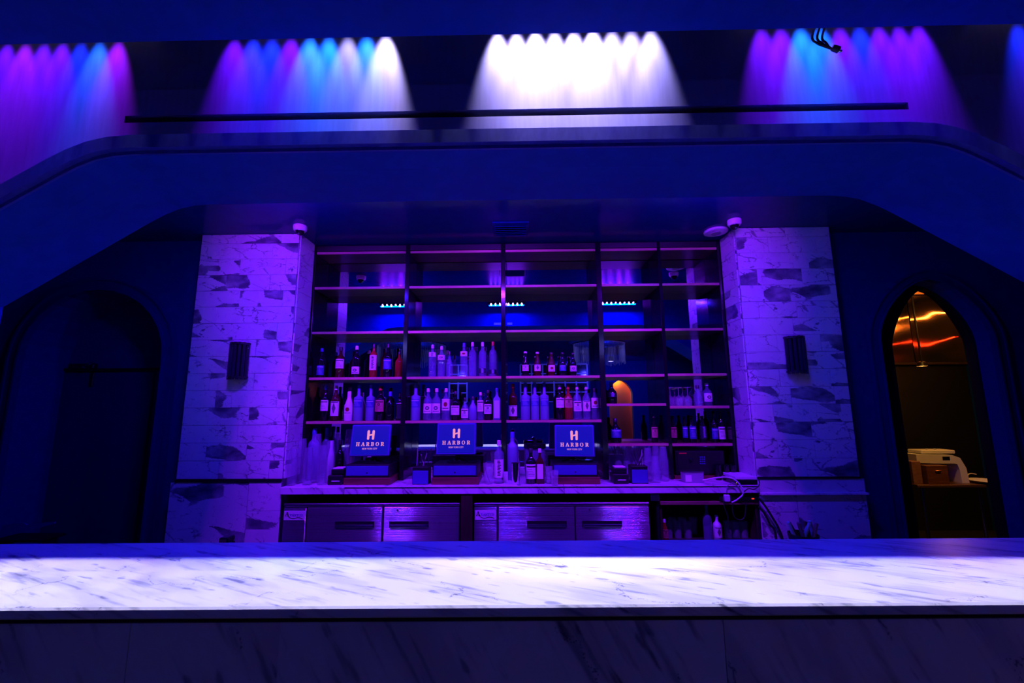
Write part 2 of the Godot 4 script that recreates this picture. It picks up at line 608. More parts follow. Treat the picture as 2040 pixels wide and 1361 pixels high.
func build_bulkhead() -> void:
	var low := contour(0.0)
	# face, with the recessed slot cut through the front skin
	var face := begin()
	var y0 := 3.047
	var y1 := 3.083
	var xl := -1.868
	var xr := 1.815
	extrude(face, PackedVector2Array([Vector2(-6.4, y1), Vector2(6.4, y1), Vector2(6.4, 3.9), Vector2(-6.4, 3.9)]), -1.82, -1.94)
	extrude(face, PackedVector2Array([Vector2(-6.4, y0), Vector2(xl, y0), Vector2(xl, y1), Vector2(-6.4, y1)]), -1.82, -1.94)
	extrude(face, PackedVector2Array([Vector2(xr, y0), Vector2(6.4, y0), Vector2(6.4, y1), Vector2(xr, y1)]), -1.82, -1.94)
	var u := PackedVector2Array([Vector2(-6.4, y0), Vector2(-6.4, 0.0), Vector2(-2.89, 0.0)])
	u.append_array(contour(0.09))
	u.append_array(PackedVector2Array([Vector2(2.87, 0.0), Vector2(6.4, 0.0), Vector2(6.4, y0)]))
	extrude(face, u, -1.82, -1.94)
	var wall := solid("wall_bulkhead", face.commit(), M.bulkhead_paint)
	# core and soffit behind the face
	var core := PackedVector2Array([Vector2(-6.4, 3.9), Vector2(-6.4, 0.0), Vector2(-2.89, 0.0)])
	core.append_array(low)
	core.append_array(PackedVector2Array([Vector2(2.87, 0.0), Vector2(6.4, 0.0), Vector2(6.4, 3.9)]))
	part(wall, "soffit", slabshape(core, -1.96, -2.29), M.ceiling_paint)
	part(wall, "slot_back", span(Vector3(xl - 0.05, y0 - 0.05, -1.94), Vector3(xr + 0.05, y1 + 0.05, -1.958)), M.bulkhead_paint)
	# soffit lining that joins face and core
	part(wall, "soffit_lining", ribbon(contour(0.0), contour(0.0115), -1.80, -1.9595), M.ceiling_paint)
	# moulding along the arch
	var trim := setting("trim_1")
	part(trim, "moulding", ribbon(contour(0.012), contour(0.076), -1.762, -1.959), M.trim_paint)
	part(trim, "fillet", ribbon(contour(-0.004), contour(0.0115), -1.788, -1.7995), M.trim_paint)

func arch_points(xa: float, xb: float, spring: float, peak: float, pointed: float, steps := 14) -> PackedVector2Array:
	# from the right foot over the top to the left foot; pointed 0 = elliptic, 1 = gothic
	var pts := PackedVector2Array()
	var c := (xa + xb) * 0.5
	var w := (xb - xa) * 0.5
	pts.append(Vector2(xb, 0.0))
	for i in steps + 1:
		var t := PI * i / steps
		var el := Vector2(c + w * cos(t), spring + (peak - spring) * sin(t))
		var f := 1.0 - absf(cos(t))
		var go := Vector2(c + w * cos(t), spring + (peak - spring) * (1.0 - pow(1.0 - f, 1.55)))
		pts.append(el.lerp(go, pointed))
	pts.append(Vector2(xa, 0.0))
	return pts

func wall_with_arch(xa: float, xb: float, top: float, arch: PackedVector2Array, z0: float, z1: float) -> ArrayMesh:
	var poly := PackedVector2Array([Vector2(xa, 0.0), Vector2(xa, top), Vector2(xb, top), Vector2(xb, 0.0)])
	poly.append_array(arch)
	return slabshape(poly, z0, z1)

func arch_band(inner: PackedVector2Array, outer: PackedVector2Array, z0: float, z1: float) -> ArrayMesh:
	return ribbon(outer, inner, z0, z1)

func build_side_walls() -> void:
	# left of the columns: a round-arched door recess
	var l_out := arch_points(-4.52, -3.2, 2.15, 2.79, 0.0)
	var wl := solid("wall_back_left", wall_with_arch(-6.4, -2.86, 3.28, l_out, -3.8, -4.2), M.navy_paint)
	var cas := setting("trim_2")
	part(cas, "casing", arch_band(arch_points(-4.54, -3.18, 2.15, 2.81, 0.0), arch_points(-4.61, -3.11, 2.15, 2.88, 0.0), -3.76, -3.8), M.gloss_paint)
	part(cas, "casing_bead", arch_band(arch_points(-4.52, -3.2, 2.15, 2.79, 0.0), arch_points(-4.54, -3.18, 2.15, 2.81, 0.0), -3.745, -3.8), M.gloss_paint)
	part(cas, "casing_outer_bead", arch_band(arch_points(-4.61, -3.11, 2.15, 2.88, 0.0), arch_points(-4.63, -3.09, 2.15, 2.9, 0.0), -3.75, -3.8), M.gloss_paint)
	# the door in the recess
	var d := setting("door_1")
	part(d, "door_frame", span(Vector3(-5.2, 0, -4.2), Vector3(-2.95, 3.2, -4.26)), M.navy_paint)
	part(d, "door_leaf", span(Vector3(-4.82, 0.02, -4.165), Vector3(-3.62, 2.06, -4.2), 0.004), M.gloss_paint)
	part(d, "transom_bar", span(Vector3(-4.9, 2.075, -4.155), Vector3(-3.5, 2.1, -4.2), 0.004), M.black_metal)
	var lp := P(185, 730, 4.15)
	var st := begin()
	cbox(st, Vector3(lp.x - 0.09, lp.y + 0.0, -4.14), Vector3(0.26, 0.05, 0.05), 0.008)
	part(d, "door_closer", st.commit(), M.black_metal)
	st = begin()
	tube(st, [Vector3(lp.x, lp.y, -4.14), Vector3(lp.x + 0.04, lp.y + 0.03, -4.1), Vector3(lp.x + 0.02, lp.y - 0.02, -4.04)], 0.012)
	part(d, "closer_arm", st.commit(), M.chrome)
	part(d, "door_handle", span(Vector3(lp.x - 0.02, lp.y - 0.2, -4.15), Vector3(lp.x + 0.02, lp.y - 0.06, -4.165), 0.005), M.black_metal)
	var sp := P(82, 717, 4.14)
	st = begin()
	cbox(st, Vector3(sp.x, sp.y, -4.13), Vector3(0.07, 0.1, 0.06), 0.008)
	part(d, "latch_case", st.commit(), M.grey_plastic)
	part(d, "latch_bolt", turned(cyl(0.018, 0.03)), M.black_metal, Vector3(sp.x + 0.015, sp.y, -4.1), Vector3(PI / 2, 0, 0))
	# right of the columns: a round recess with a pointed opening into the service room
	var r_out := arch_points(3.18, 4.17, 2.25, 2.8, 0.35)
	solid("wall_back_right", wall_with_arch(2.75, 6.4, 3.28, r_out, -3.8, -3.92), M.navy_paint)
	var cas2 := setting("trim_3")
	part(cas2, "casing", arch_band(arch_points(3.16, 4.19, 2.25, 2.82, 0.35), arch_points(3.1, 4.25, 2.25, 2.88, 0.3), -3.765, -3.8), M.gloss_paint)
	part(cas2, "casing_bead", arch_band(arch_points(3.18, 4.17, 2.25, 2.8, 0.35), arch_points(3.165, 4.185, 2.25, 2.815, 0.35), -3.75, -3.8), M.gloss_paint)
	part(cas2, "casing_outer_bead", arch_band(arch_points(3.1, 4.25, 2.25, 2.88, 0.3), arch_points(3.085, 4.265, 2.25, 2.895, 0.3), -3.755, -3.8), M.gloss_paint)
	arch_r = arch_points(3.415, 4.15, 2.2, 2.76, 0.55, 20)
	solid("wall_service_front", wall_with_arch(2.75, 6.4, 3.28, arch_r, -3.92, -4.0), M.black_paint)
	# wall behind the mirrors
	solid("wall_back", box(Vector3(5.8, 3.28, 0.1), 0.0, Vector3(0, 1.64, -4.32)), M.black_paint)

# ---------------------------------------------------------------- marble columns
func build_columns() -> void:
	for side in [-1, 1]:
		var xa := -2.88 if side < 0 else 1.948
		var xb := -1.985 if side < 0 else 2.778
		var zf := -3.66
		var lab := "marble tiled column beside the dark arched door" if side < 0 else "marble tiled column beside the orange lit archway"
		var col := thing("marble_column", lab, "column", Vector3.ZERO, "marble columns beside the shelves")
		part(col, "core", span(Vector3(xa + 0.012, 0, zf - 0.014), Vector3(xb - 0.012, 3.27, -4.25)), M.grout)
		rng.seed = 300 + side
		var y := 1.115
		var row := 0
		var inner := xb if side < 0 else xa
		while y < 3.26:
			var yt := minf(y + 0.1475, 3.268)
			var cuts := [xa]
			var x := xa + (0.42 if row % 2 == 0 else 0.21) + rng.randf_range(-0.08, 0.08)
			while x < xb - 0.07:
				cuts.append(x)
				x += rng.randf_range(0.3, 0.44)
			cuts.append(xb)
			for i in cuts.size() - 1:
				uv_mul = 1.0
				uv_off = Vector2(rng.randf(), rng.randf())
				var proud := rng.randf_range(0.0, 0.0015)
				part(col, "tile", span(Vector3(cuts[i] + 0.0012, y + 0.0012, zf + proud), Vector3(cuts[i + 1] - 0.0012, yt - 0.0012, zf - 0.012), 0.0012), M["marble_%d" % (rng.randi() % 3)])
			# return face towards the shelves
			uv_off = Vector2(rng.randf(), rng.randf())
			part(col, "side_tile", span(Vector3(inner - 0.012 * -side * -1.0, y + 0.001, zf - 0.0135), Vector3(inner, yt - 0.001, -3.93), 0.001), M["marble_%d" % (rng.randi() % 3)])
			y = yt
			row += 1
		# plinth of large slabs below the chair rail
		uv_mul = 0.8
		var wide := 0.04 if side < 0 else 0.03
		var joints := [[xa - wide, xa + 0.62, 0.0, 1.09], [xa + 0.622, xb, 0.0, 0.86], [xa + 0.622, xb, 0.862, 1.09]] if side < 0 else [[xa, xa + 0.3, 0.0, 0.84], [xa, xa + 0.3, 0.842, 1.1], [xa + 0.302, xb + wide, 0.0, 1.1]]
		for j in joints:
			uv_off = Vector2(rng.randf(), rng.randf())
			part(col, "slab", span(Vector3(j[0] + 0.001, j[2], zf + 0.004), Vector3(j[1] - 0.001, j[3] - 0.001, zf - 0.014), 0.0015), M["marble_%d" % (rng.randi() % 3)])
		uv_mul = 1.0
		uv_off = Vector2.ZERO
		part(col, "chair_rail", span(Vector3(xa - 0.004, 1.09 if side < 0 else 1.1, zf + 0.012), Vector3(xb + 0.002, 1.113, zf - 0.01), 0.003), M.black_metal)
		if side > 0:
			part(col, "ledge", span(Vector3(xa, 0.975, zf + 0.035), Vector3(xb + 0.035, 0.995, zf + 0.002), 0.004), M.slab_marble)

# ---------------------------------------------------------------- the bar
func build_bar() -> void:
	var bar := thing("bar_counter", "long white veined marble bar counter with lit top and dark front", "bar counter", Vector3(0, 0, -1.405), "", 0.0138)
	# local z: 0 = front edge, negative = towards the back bar
	uv_mul = 1.0
	uv_off = Vector2(2.84, 0.3)
	part(bar, "bar_top", span(Vector3(-2.84, 1.066, 0.0), Vector3(2.84, 1.1, -0.64), 0.006), M.bar_marble)
	part(bar, "nosing", span(Vector3(-2.84, 1.05, -0.012), Vector3(2.84, 1.0655, -0.12), 0.004), M.black_metal)
	uv_mul = 0.5
	var xs := [-2.84, -1.2, 0.62, 2.84]
	for i in 3:
		uv_off = Vector2(0.37 * i, 0.2 * i)
		part(bar, "front_panel", span(Vector3(xs[i] + 0.001, 0.1, -0.02), Vector3(xs[i + 1] - 0.001, 1.049, -0.045), 0.001), M.front_marble)
	uv_mul = 1.0
	uv_off = Vector2.ZERO
	part(bar, "body", span(Vector3(-2.84, 0.0, -0.046), Vector3(2.84, 1.065, -0.55)), M.black_paint)
	part(bar, "rear_panel", span(Vector3(-2.84, 0.1, -0.551), Vector3(2.84, 1.06, -0.56)), M.grey_plastic)
	# work shelf on the bartenders' side, below the top
	var ws := thing("work_shelf", "steel work shelf on the bartenders' side of the marble bar", "shelf", Vector3(0, 0, -2.1))
	part(ws, "shelf_top", span(Vector3(-2.6, 0.93, 0.0), Vector3(2.6, 0.95, -0.28), 0.003), M.steel_plain)
	for x in [-2.5, -0.9, 0.9, 2.5]:
		part(ws, "leg", span(Vector3(x - 0.02, 0, -0.24), Vector3(x + 0.02, 0.93, -0.2), 0.003), M.steel_plain)
	# things standing on it whose tops show over the bar
	var a := P(452, 1077, 2.2)
	var t := thing("card_reader", "small dark card reader peeking up behind the bar near the dark door", "card reader", Vector3(a.x, 0.95, -2.2))
	part(t, "stand", span(Vector3(-0.025, 0, -0.03), Vector3(0.025, 0.1, 0.02), 0.004), M.black_plastic)
	part(t, "case", span(Vector3(-0.022, 0.1, -0.03), Vector3(0.022, a.y - 0.95 + 0.02, 0.03), 0.005), M.black_plastic)
	part(t, "display", span(Vector3(-0.016, a.y - 0.95 - 0.012, 0.03), Vector3(0.016, a.y - 0.95 + 0.012, 0.032)), M.label_pinkish)
	a = P(1600, 1064, 2.25)
	t = thing("straw_basket", "low dark basket with striped packets behind the bar below the outlet", "basket", Vector3(a.x, 0.95, -2.25))
	part(t, "basket", turned([Vector2(0, 0), Vector2(0.05, 0), Vector2(0.068, 0.12), Vector2(0.064, 0.12), Vector2(0.05, 0.01), Vector2(0, 0.01)], 16), M.black_plastic)
	rng.seed = 5
	for k in 7:
		var x := -0.055 + 0.018 * k
		part(t, "packet", box(Vector3(0.012, 0.11, 0.02), 0.003), [M.label_0, M.red_wood, M.label_pinkish][k % 3], Vector3(x, 0.125, rng.randf_range(-0.02, 0.03)), Vector3(0, 0, rng.randf_range(-0.5, 0.5)))

# ---------------------------------------------------------------- back bar: counter, fridges, open unit
func build_back_counter() -> void:
	var c := thing("back_counter", "white marble back counter in three slabs under the mirror shelves", "counter", Vector3(0, 0, -3.66))
	uv_mul = 0.9
	var cuts := [-1.983, -1.452, 0.362, 1.946]
	for i in 3:
		uv_off = Vector2(0.31 * i, 0.4 * i)
		part(c, "slab", span(Vector3(cuts[i] + 0.0015, 0.992, 0.02), Vector3(cuts[i + 1] - 0.0015, 1.05, -0.57), 0.003), M.slab_marble)
	uv_mul = 1.0
	uv_off = Vector2.ZERO
	part(c, "metal_edge", span(Vector3(-1.45, 1.043, 0.021), Vector3(1.946, 1.0495, 0.024), 0.001), M.chrome)
	part(c, "rear_panel", span(Vector3(-1.983, 0.0, -0.55), Vector3(1.946, 0.991, -0.585)), M.black_paint)
	part(c, "post", span(Vector3(-0.485, 0.0, 0.01), Vector3(-0.393, 0.991, -0.08), 0.003), M.dark_wood)
	part(c, "hinge_plate", span(Vector3(1.066, 0.93, 0.008), Vector3(1.14, 0.985, -0.018), 0.003), M.steel_plain)
	part(c, "end_panel", span(Vector3(1.12, 0.0, -0.02), Vector3(1.14, 0.991, -0.54), 0.002), M.black_paint)

func fridge(x0: float, cut1: float, cut2: float, x1: float, lab: String, first: bool) -> void:
	var t := thing("undercounter_fridge", lab, "fridge", Vector3((x0 + x1) * 0.5, 0, -3.69), "fridges under the back counter")
	var o := -(x0 + x1) * 0.5
	part(t, "cabinet", span(Vector3(x0 + o, 0.12, -0.03), Vector3(x1 + o, 0.905, -0.5), 0.004), M.steel_plain)
	part(t, "top_trim", span(Vector3(x0 + o, 0.888, 0.016), Vector3(x1 + o, 0.915, -0.03), 0.007), M.steel_plain)
	for q in [x0 + 0.08, x1 - 0.08]:
		for z in [-0.1, -0.45]:
			part(t, "caster", turned(cyl(0.03, 0.12)), M.black_plastic, Vector3(q + o, 0, z))
	var pan := part(t, "side_panel", span(Vector3(x0 + 0.004 + o, 0.13, 0.01), Vector3(cut1 - 0.008 + o, 0.882, -0.03), 0.004), M.steel)
	# maker's plate with its lettering
	var px := (x0 + cut1) * 0.5 + o - (0.0 if first else 0.0)
	var plate := part(pan, "name_plate", box(Vector3(0.178, 0.075, 0.004), 0.002), M.cap_white, Vector3(px, 0.818, 0.012))
	plate.set_meta("label", "white plate reading Avantco with a swoosh")
	var ink: Material = M.black_plastic
	lettering(pan, "letter_large", "A", ["Droid Serif"], 0.034, Vector3(px - 0.062, 0.83, 0.0145), ink, Vector3.ZERO, 700, true)
	lettering(pan, "letters", "VANTCO", ["Droid Serif"], 0.108, Vector3(px + 0.016, 0.822, 0.0145), M.cap_blue, Vector3.ZERO, 700, true)
	part(pan, "swoosh", wire([Vector3(px - 0.05, 0.815, 0.0145), Vector3(px - 0.035, 0.802, 0.0145), Vector3(px - 0.005, 0.796, 0.0145), Vector3(px + 0.03, 0.804, 0.0145), Vector3(px + 0.062, 0.798, 0.0145), Vector3(px + 0.068, 0.79, 0.0145)], 0.0022, 6), ink)
	for k in 2:
		var a := cut1 if k == 0 else cut2
		var b := cut2 if k == 0 else x1
		var door := part(t, "door", span(Vector3(a + 0.006 + o, 0.13, 0.014), Vector3(b - 0.006 + o, 0.882, -0.03), 0.005), M.steel)
		var hx0 := b - 0.395 + o if k == 0 else a + 0.055 + o
		part(door, "handle_recess", span(Vector3(hx0, 0.724, 0.0145), Vector3(hx0 + 0.325, 0.772, 0.012)), M.black_paint)
		part(door, "handle", span(Vector3(hx0 + 0.004, 0.728, 0.026), Vector3(hx0 + 0.321, 0.748, 0.013), 0.004), M.chrome)
		part(door, "lock", turned(cyl(0.006, 0.01), 10), M.chrome, Vector3(b - 0.11 + o if k == 0 else a + 0.12 + o, 0.862, 0.013), Vector3(PI / 2, 0, 0))

func build_fridges() -> void:
	uv_mul = 1.0
	fridge(-1.968, -1.768, -1.132, -0.494, "stainless two-door fridge between the marble column and the dark post", true)
	fridge(-0.384, -0.185, 0.449, 1.062, "stainless two-door fridge between the dark post and the open shelf unit", false)

func build_open_unit() -> void:
	var t := thing("open_shelf_unit", "open dark shelf unit for glasses beside the fridge", "shelf unit", Vector3(1.54, 0, -3.69))
	part(t, "top_board", span(Vector3(-0.395, 0.895, 0.02), Vector3(0.402, 0.925, -0.5), 0.002), M.shelf_wood)
	part(t, "side_board", span(Vector3(0.382, 0.0, 0.0), Vector3(0.402, 0.895, -0.5), 0.002), M.dark_wood)
	part(t, "side_board", span(Vector3(-0.395, 0.0, 0.0), Vector3(-0.375, 0.895, -0.5), 0.002), M.dark_wood)
	part(t, "back_board", span(Vector3(-0.375, 0.0, -0.48), Vector3(0.382, 0.895, -0.5)), M.black_paint)
	part(t, "shelf_board", span(Vector3(-0.374, 0.575, -0.01), Vector3(0.381, 0.6, -0.479), 0.002), M.dark_wood)
	part(t, "shelf_board", span(Vector3(-0.374, 0.1, -0.01), Vector3(0.381, 0.125, -0.479), 0.002), M.dark_wood)
	# dark glasses in rows on its shelf
	var tum := turned([Vector2(0, 0), Vector2(0.03, 0), Vector2(0.036, 0.13), Vector2(0.034, 0.13), Vector2(0.028, 0.008), Vector2(0, 0.008)], 16)
	var n := 0
	for q in [[1332, 0], [1350, 0], [1370, 0], [1340, 1], [1360, 1], [1382, 1], [1450, 0], [1466, 0], [1482, 0]]:
		var p := P(q[0], 1060, 3.82 + 0.11 * q[1])
		var g := thing("tumbler", "clear tumbler standing in the open shelf unit under the back counter", "glass", Vector3(p.x, 0.6, p.z), "tumblers in the open shelf unit")
		part(g, "glass", tum, M.thin_glass)
		n += 1

# ---------------------------------------------------------------- mirror shelving
const UP_X := [-1.975, -1.065, -0.1425, 0.771, 1.354, 1.925]
const UP_W := [0.034, 0.042, 0.044, 0.05, 0.03, 0.034]

func build_shelving() -> void:
	var t := thing("back_bar_shelving", "tall black back bar shelving with wooden shelves and mirror backs", "shelving", Vector3.ZERO)
	uv_mul = 1.0
	for i in 6:
		part(t, "upright", span(Vector3(UP_X[i] - UP_W[i] * 0.5, 1.051, -3.944), Vector3(UP_X[i] + UP_W[i] * 0.5, 3.262, -4.225), 0.003), M.black_gloss)
	part(t, "top_valance", span(Vector3(-1.975, 3.205, -3.948), Vector3(1.925, 3.262, -3.968), 0.003), M.black_paint)
	for i in 5:
		var xa: float = UP_X[i] + UP_W[i] * 0.5 + 0.001
		var xb: float = UP_X[i + 1] - UP_W[i + 1] * 0.5 - 0.001
		var hs := [3.2, 2.848, 2.412, 1.979]
		if i < 3:
			hs.append(1.577)
		elif i == 3:
			hs = [3.2, 2.848, 2.412, 1.986, 1.72, 1.365]
		else:
			hs = [3.2, 2.848, 2.412, 1.99, 1.695, 1.362]
		for h in hs:
			uv_off = Vector2(rng.randf(), rng.randf())
			var sh := part(t, "shelf", span(Vector3(xa, h - 0.024, -3.954), Vector3(xb, h, -4.223), 0.001), M.board_wood)
			part(sh, "edge_strip", span(Vector3(xa, h - 0.024, -3.948), Vector3(xb, h, -3.9535), 0.0015), M.edge_wood)
		var mp := part(t, "mirror_pane", span(Vector3(xa, 1.052, -4.2245), Vector3(xb, 3.17, -4.232)), M.mirror)
		mp.set_meta("label", "mirror pane behind the shelves")
	uv_off = Vector2.ZERO

# ---------------------------------------------------------------- LED bars
func build_led_bars() -> void:
	# wall washers hidden in the slot above the arch; each LED has its own colour
	var W := Vector3(0.6, 0.5, 1.0)
	var V := Vector3(0.2, 0.006, 1.0)
	var C := Vector3(0.01, 0.16, 1.0)
	var Bl := Vector3(0.01, 0.03, 1.0)
	var Pk := Vector3(0.4, 0.01, 0.9)
	var bars := [
		[85.0, [V, V, V, Pk, V, V, Bl, C, Pk], [0.35, 0.4, 0.4, 0.35, 0.35, 0.4, 0.4, 0.5, 0.4], 2.1, "above the dark door end of the arch"],
		[615.0, [V, Bl, Bl, V, C, C, W, C, W], [0.35, 0.5, 0.45, 0.4, 0.8, 0.8, 0.5, 0.8, 1.5], 1.5, "between the dark door end and the middle"],
		[1145.0, [W, W, W, W, W, W, W, W, W], [1.1, 1.1, 2.2, 1.2, 1.4, 2.2, 1.0, 0.9, 1.2], 1.6, "over the middle of the arch"],
		[1680.0, [V, V, C, C, V, Bl, V, V, V], [0.35, 0.4, 0.8, 0.7, 0.35, 0.5, 0.4, 0.35, 0.4], 1.5, "between the middle and the archway end"],
		[2200.0, [Bl, V, V, V, Bl, V, V, V, V], [0.3, 0.3, 0.3, 0.35, 0.3, 0.3, 0.3, 0.35, 0.35], 2.1, "above the orange archway end of the arch"]]
	for b in bars:
		var cx: float = P(b[0], 110, 1.82).x
		var t := thing("wall_washer_light", "long LED wall washer in the ceiling slot, " + b[4], "light bar", Vector3(cx, 3.64, -1.74), "wall washers in the ceiling slot")
		part(t, "housing", span(Vector3(-0.56, 0.012, -0.03), Vector3(0.56, 0.08, 0.03), 0.004), M.black_metal)
		part(t, "bracket", span(Vector3(-0.02, 0.08, -0.02), Vector3(0.02, 0.259, 0.02)), M.black_metal)
		for k in 9:
			var x := (k - 4) * 0.0925
			part(t, "lens", turned(cyl(0.014, 0.006), 12), M.led_wall, Vector3(x, 0.006, 0))
			var c: Vector3 = b[1][k]
			var e: float = b[2][k]
			spot(t, Vector3(x, 0.0, 0), Vector3(0, -1, -0.19), lin(c.x, c.y, c.z), e * (3.2 if c == W else 6.0), 16.0, 0.95, 0.012)
		# narrow cool-white emitters that reach down to the bar top
		for k in 8:
			spot(t, Vector3((k - 3.5) * 0.16, 0.0, 0.0), Vector3(0, -1, 0.1), lin(0.84, 0.84, 1.0), 1.15 * b[3], 10.0, 0.35, 0.012)
		for k in 3:
			spot(t, Vector3((k - 1) * 0.3, 0.0, 0.0), Vector3(0, -1, 0), lin(0.22, 0.006, 1.0), 0.9, 24.0, 0.9, 0.012)
	# violet bars on the back of the bulkhead, over the bartenders
	for q in [[-1.73, "over the fridge beside the column"], [-0.17, "over the middle fridge door"], [1.42, "over the open shelf unit"]]:
		var t := thing("led_light_bar", "violet LED light bar on the back of the arch, " + q[1], "light bar", Vector3(q[0], 3.15, -2.48), "violet light bars on the back of the arch")
		part(t, "housing", span(Vector3(-0.27, 0.0, -0.02), Vector3(0.27, 0.06, 0.04), 0.005), M.black_metal)
		for s in [-1, 1]:
			part(t, "bracket", span(Vector3(0.18 * s - 0.01, 0.02, 0.04), Vector3(0.18 * s + 0.01, 0.04, 0.189)), M.black_metal)
		for k in 8:
			part(t, "lens", turned([Vector2(0, 0), Vector2(0.011, 0.002), Vector2(0.016, 0.012)], 12), M.led_violet, Vector3((k - 3.5) * 0.0625, -0.004, -0.012), Vector3(0.35, 0, 0))
			if q[0] < -1.0 or q[0] > 1.0:
				if k % 2 == 0:
					spot(t, Vector3((k - 3.5) * 0.0625, -0.012, -0.02), Vector3(-0.36 * signf(q[0]), -0.14, -1.0), lin(0.25, 0.004, 1.0), 0.46, 61.0, 0.12, 0.01)
				else:
					spot(t, Vector3((k - 3.5) * 0.0625, -0.012, -0.02), Vector3(-0.5 * signf(q[0]), -1.2, -0.7), lin(0.24, 0.006, 1.0), 1.3, 36.0, 0.1, 0.01)
			else:
				spot(t, Vector3((k - 3.5) * 0.0625, -0.012, -0.02), Vector3(0, -0.6, -1.0), lin(0.24, 0.01, 1.0), 0.4, 45.0, 0.5, 0.01)
		var al := AreaLight3D.new()
		al.name = "wide_light"
		t.add_child(al, true)
		al.position = Vector3(0, -0.02, -0.012)
		al.basis = Basis.looking_at(Vector3(0, -1, -0.3).normalized(), Vector3.FORWARD)
		al.area_size = Vector2(0.5, 0.03)
		al.light_color = lin(0.0, 0.006, 1.0)
		al.light_energy = 2.8
		al.shadow_enabled = true
	var lp := P(1003, 652, 6.17)
	var tape := thing("paper_tag", "small pale tag stuck on the back of the arch under the middle light bar", "tag", Vector3(lp.x, 2.885, -2.29))
	part(tape, "sheet", span(Vector3(-0.14, 0, 0), Vector3(0.13, 0.035, -0.002)), M.paper)

# ---------------------------------------------------------------- bottles
func label_arc(r: float, y0: float, y1: float, half: float) -> ArrayMesh:
	var st := begin()
	var n := 10
	for k in n:
		var t0 := lerpf(-half, half, float(k) / n)
		var t1 := lerpf(-half, half, float(k + 1) / n)
		var u0 := Vector3(sin(t0), 0, cos(t0))
		var u1 := Vector3(sin(t1), 0, cos(t1))
		var p := [u0 * r + Vector3.UP * y0, u1 * r + Vector3.UP * y0, u1 * r + Vector3.UP * y1, u0 * r + Vector3.UP * y1]
		var nn := [u0, u1, u1, u0]
		var uu := [Vector2(float(k) / n, 1), Vector2(float(k + 1) / n, 1), Vector2(float(k + 1) / n, 0), Vector2(float(k) / n, 0)]
		for j in [0, 2, 1, 0, 3, 2]:
			st.set_normal(nn[j])
			st.set_uv(uu[j])
			st.add_vertex(p[j])
	return st.commit()

func bottle(at: Vector3, kind: String, h: float, r: float, glass: String, tag: String, span_: Vector2, cap: String, lab: String, group: String) -> Node3D:
	var t := thing("bottle", lab, "bottle", at, group)
	var prof := []
	var seg := 20
	var twist := 0.0
	var neck := 0.34
	var cap_at := 0.88
	var capr := 0.4
	match kind:
		"round":      # straight body, round shoulder, medium neck
			prof = [[0, 0], [0.9, 0], [1, 0.015], [1, 0.58], [0.93, 0.635], [0.72, 0.69], [0.42, 0.74], [0.34, 0.79], [0.33, 0.88]]
		"tall":       # slender vodka bottle, short shoulder
			prof = [[0, 0], [0.94, 0], [1, 0.012], [1, 0.66], [0.9, 0.72], [0.5, 0.77], [0.38, 0.8], [0.36, 0.88]]
		"frosted":    # broad frosted bottle with a long neck
			prof = [[0, 0], [0.96, 0], [1, 0.012], [1, 0.6], [0.96, 0.64], [0.5, 0.67], [0.36, 0.7], [0.33, 0.9]]
			cap_at = 0.86
		"cone":       # body tapering into the neck
			prof = [[0, 0], [0.95, 0], [1, 0.02], [1, 0.42], [0.94, 0.52], [0.6, 0.7], [0.42, 0.8], [0.4, 0.86]]
			cap_at = 0.84
			capr = 0.44
		"beer":
			prof = [[0, 0], [0.94, 0], [1, 0.02], [1, 0.5], [0.9, 0.58], [0.55, 0.72], [0.42, 0.82], [0.4, 0.95]]
			cap_at = 0.93
			capr = 0.48
		"square":
			prof = [[0, 0], [1.3, 0], [1.34, 0.015], [1.34, 0.6], [1.2, 0.66], [0.5, 0.74], [0.4, 0.8], [0.4, 0.88]]
			seg = 4
			twist = PI / 4
		"squat":
			prof = [[0, 0], [0.9, 0], [1, 0.04], [1.02, 0.4], [0.9, 0.56], [0.5, 0.68], [0.36, 0.75], [0.34, 0.86]]
			cap_at = 0.84
	var pts := []
	for q in prof:
		pts.append(Vector2(q[0] * r, q[1] * h))
	var st := begin()
	lathe(st, pts, seg, Vector3.ZERO, twist)
	part(t, "glass", st.commit(), M[glass])
	var c := begin()
	lathe(c, [Vector2(0.0, cap_at * h), Vector2(capr * r, cap_at * h), Vector2(capr * r, cap_at * h), Vector2(capr * r * 0.96, h * 0.985), Vector2(capr * r * 0.8, h), Vector2(0, h)], 12)
	part(t, "cap", c.commit(), M[cap])
	if tag != "":
		if kind == "square":
			part(t, "paper_label", span(Vector3(-0.72 * r, span_.x * h, 0.948 * r), Vector3(0.72 * r, span_.y * h, 0.962 * r)), M[tag])
		else:
			part(t, "paper_label", label_arc(r * 1.012 + 0.0006, span_.x * h, span_.y * h, 1.15), M[tag])
	return t

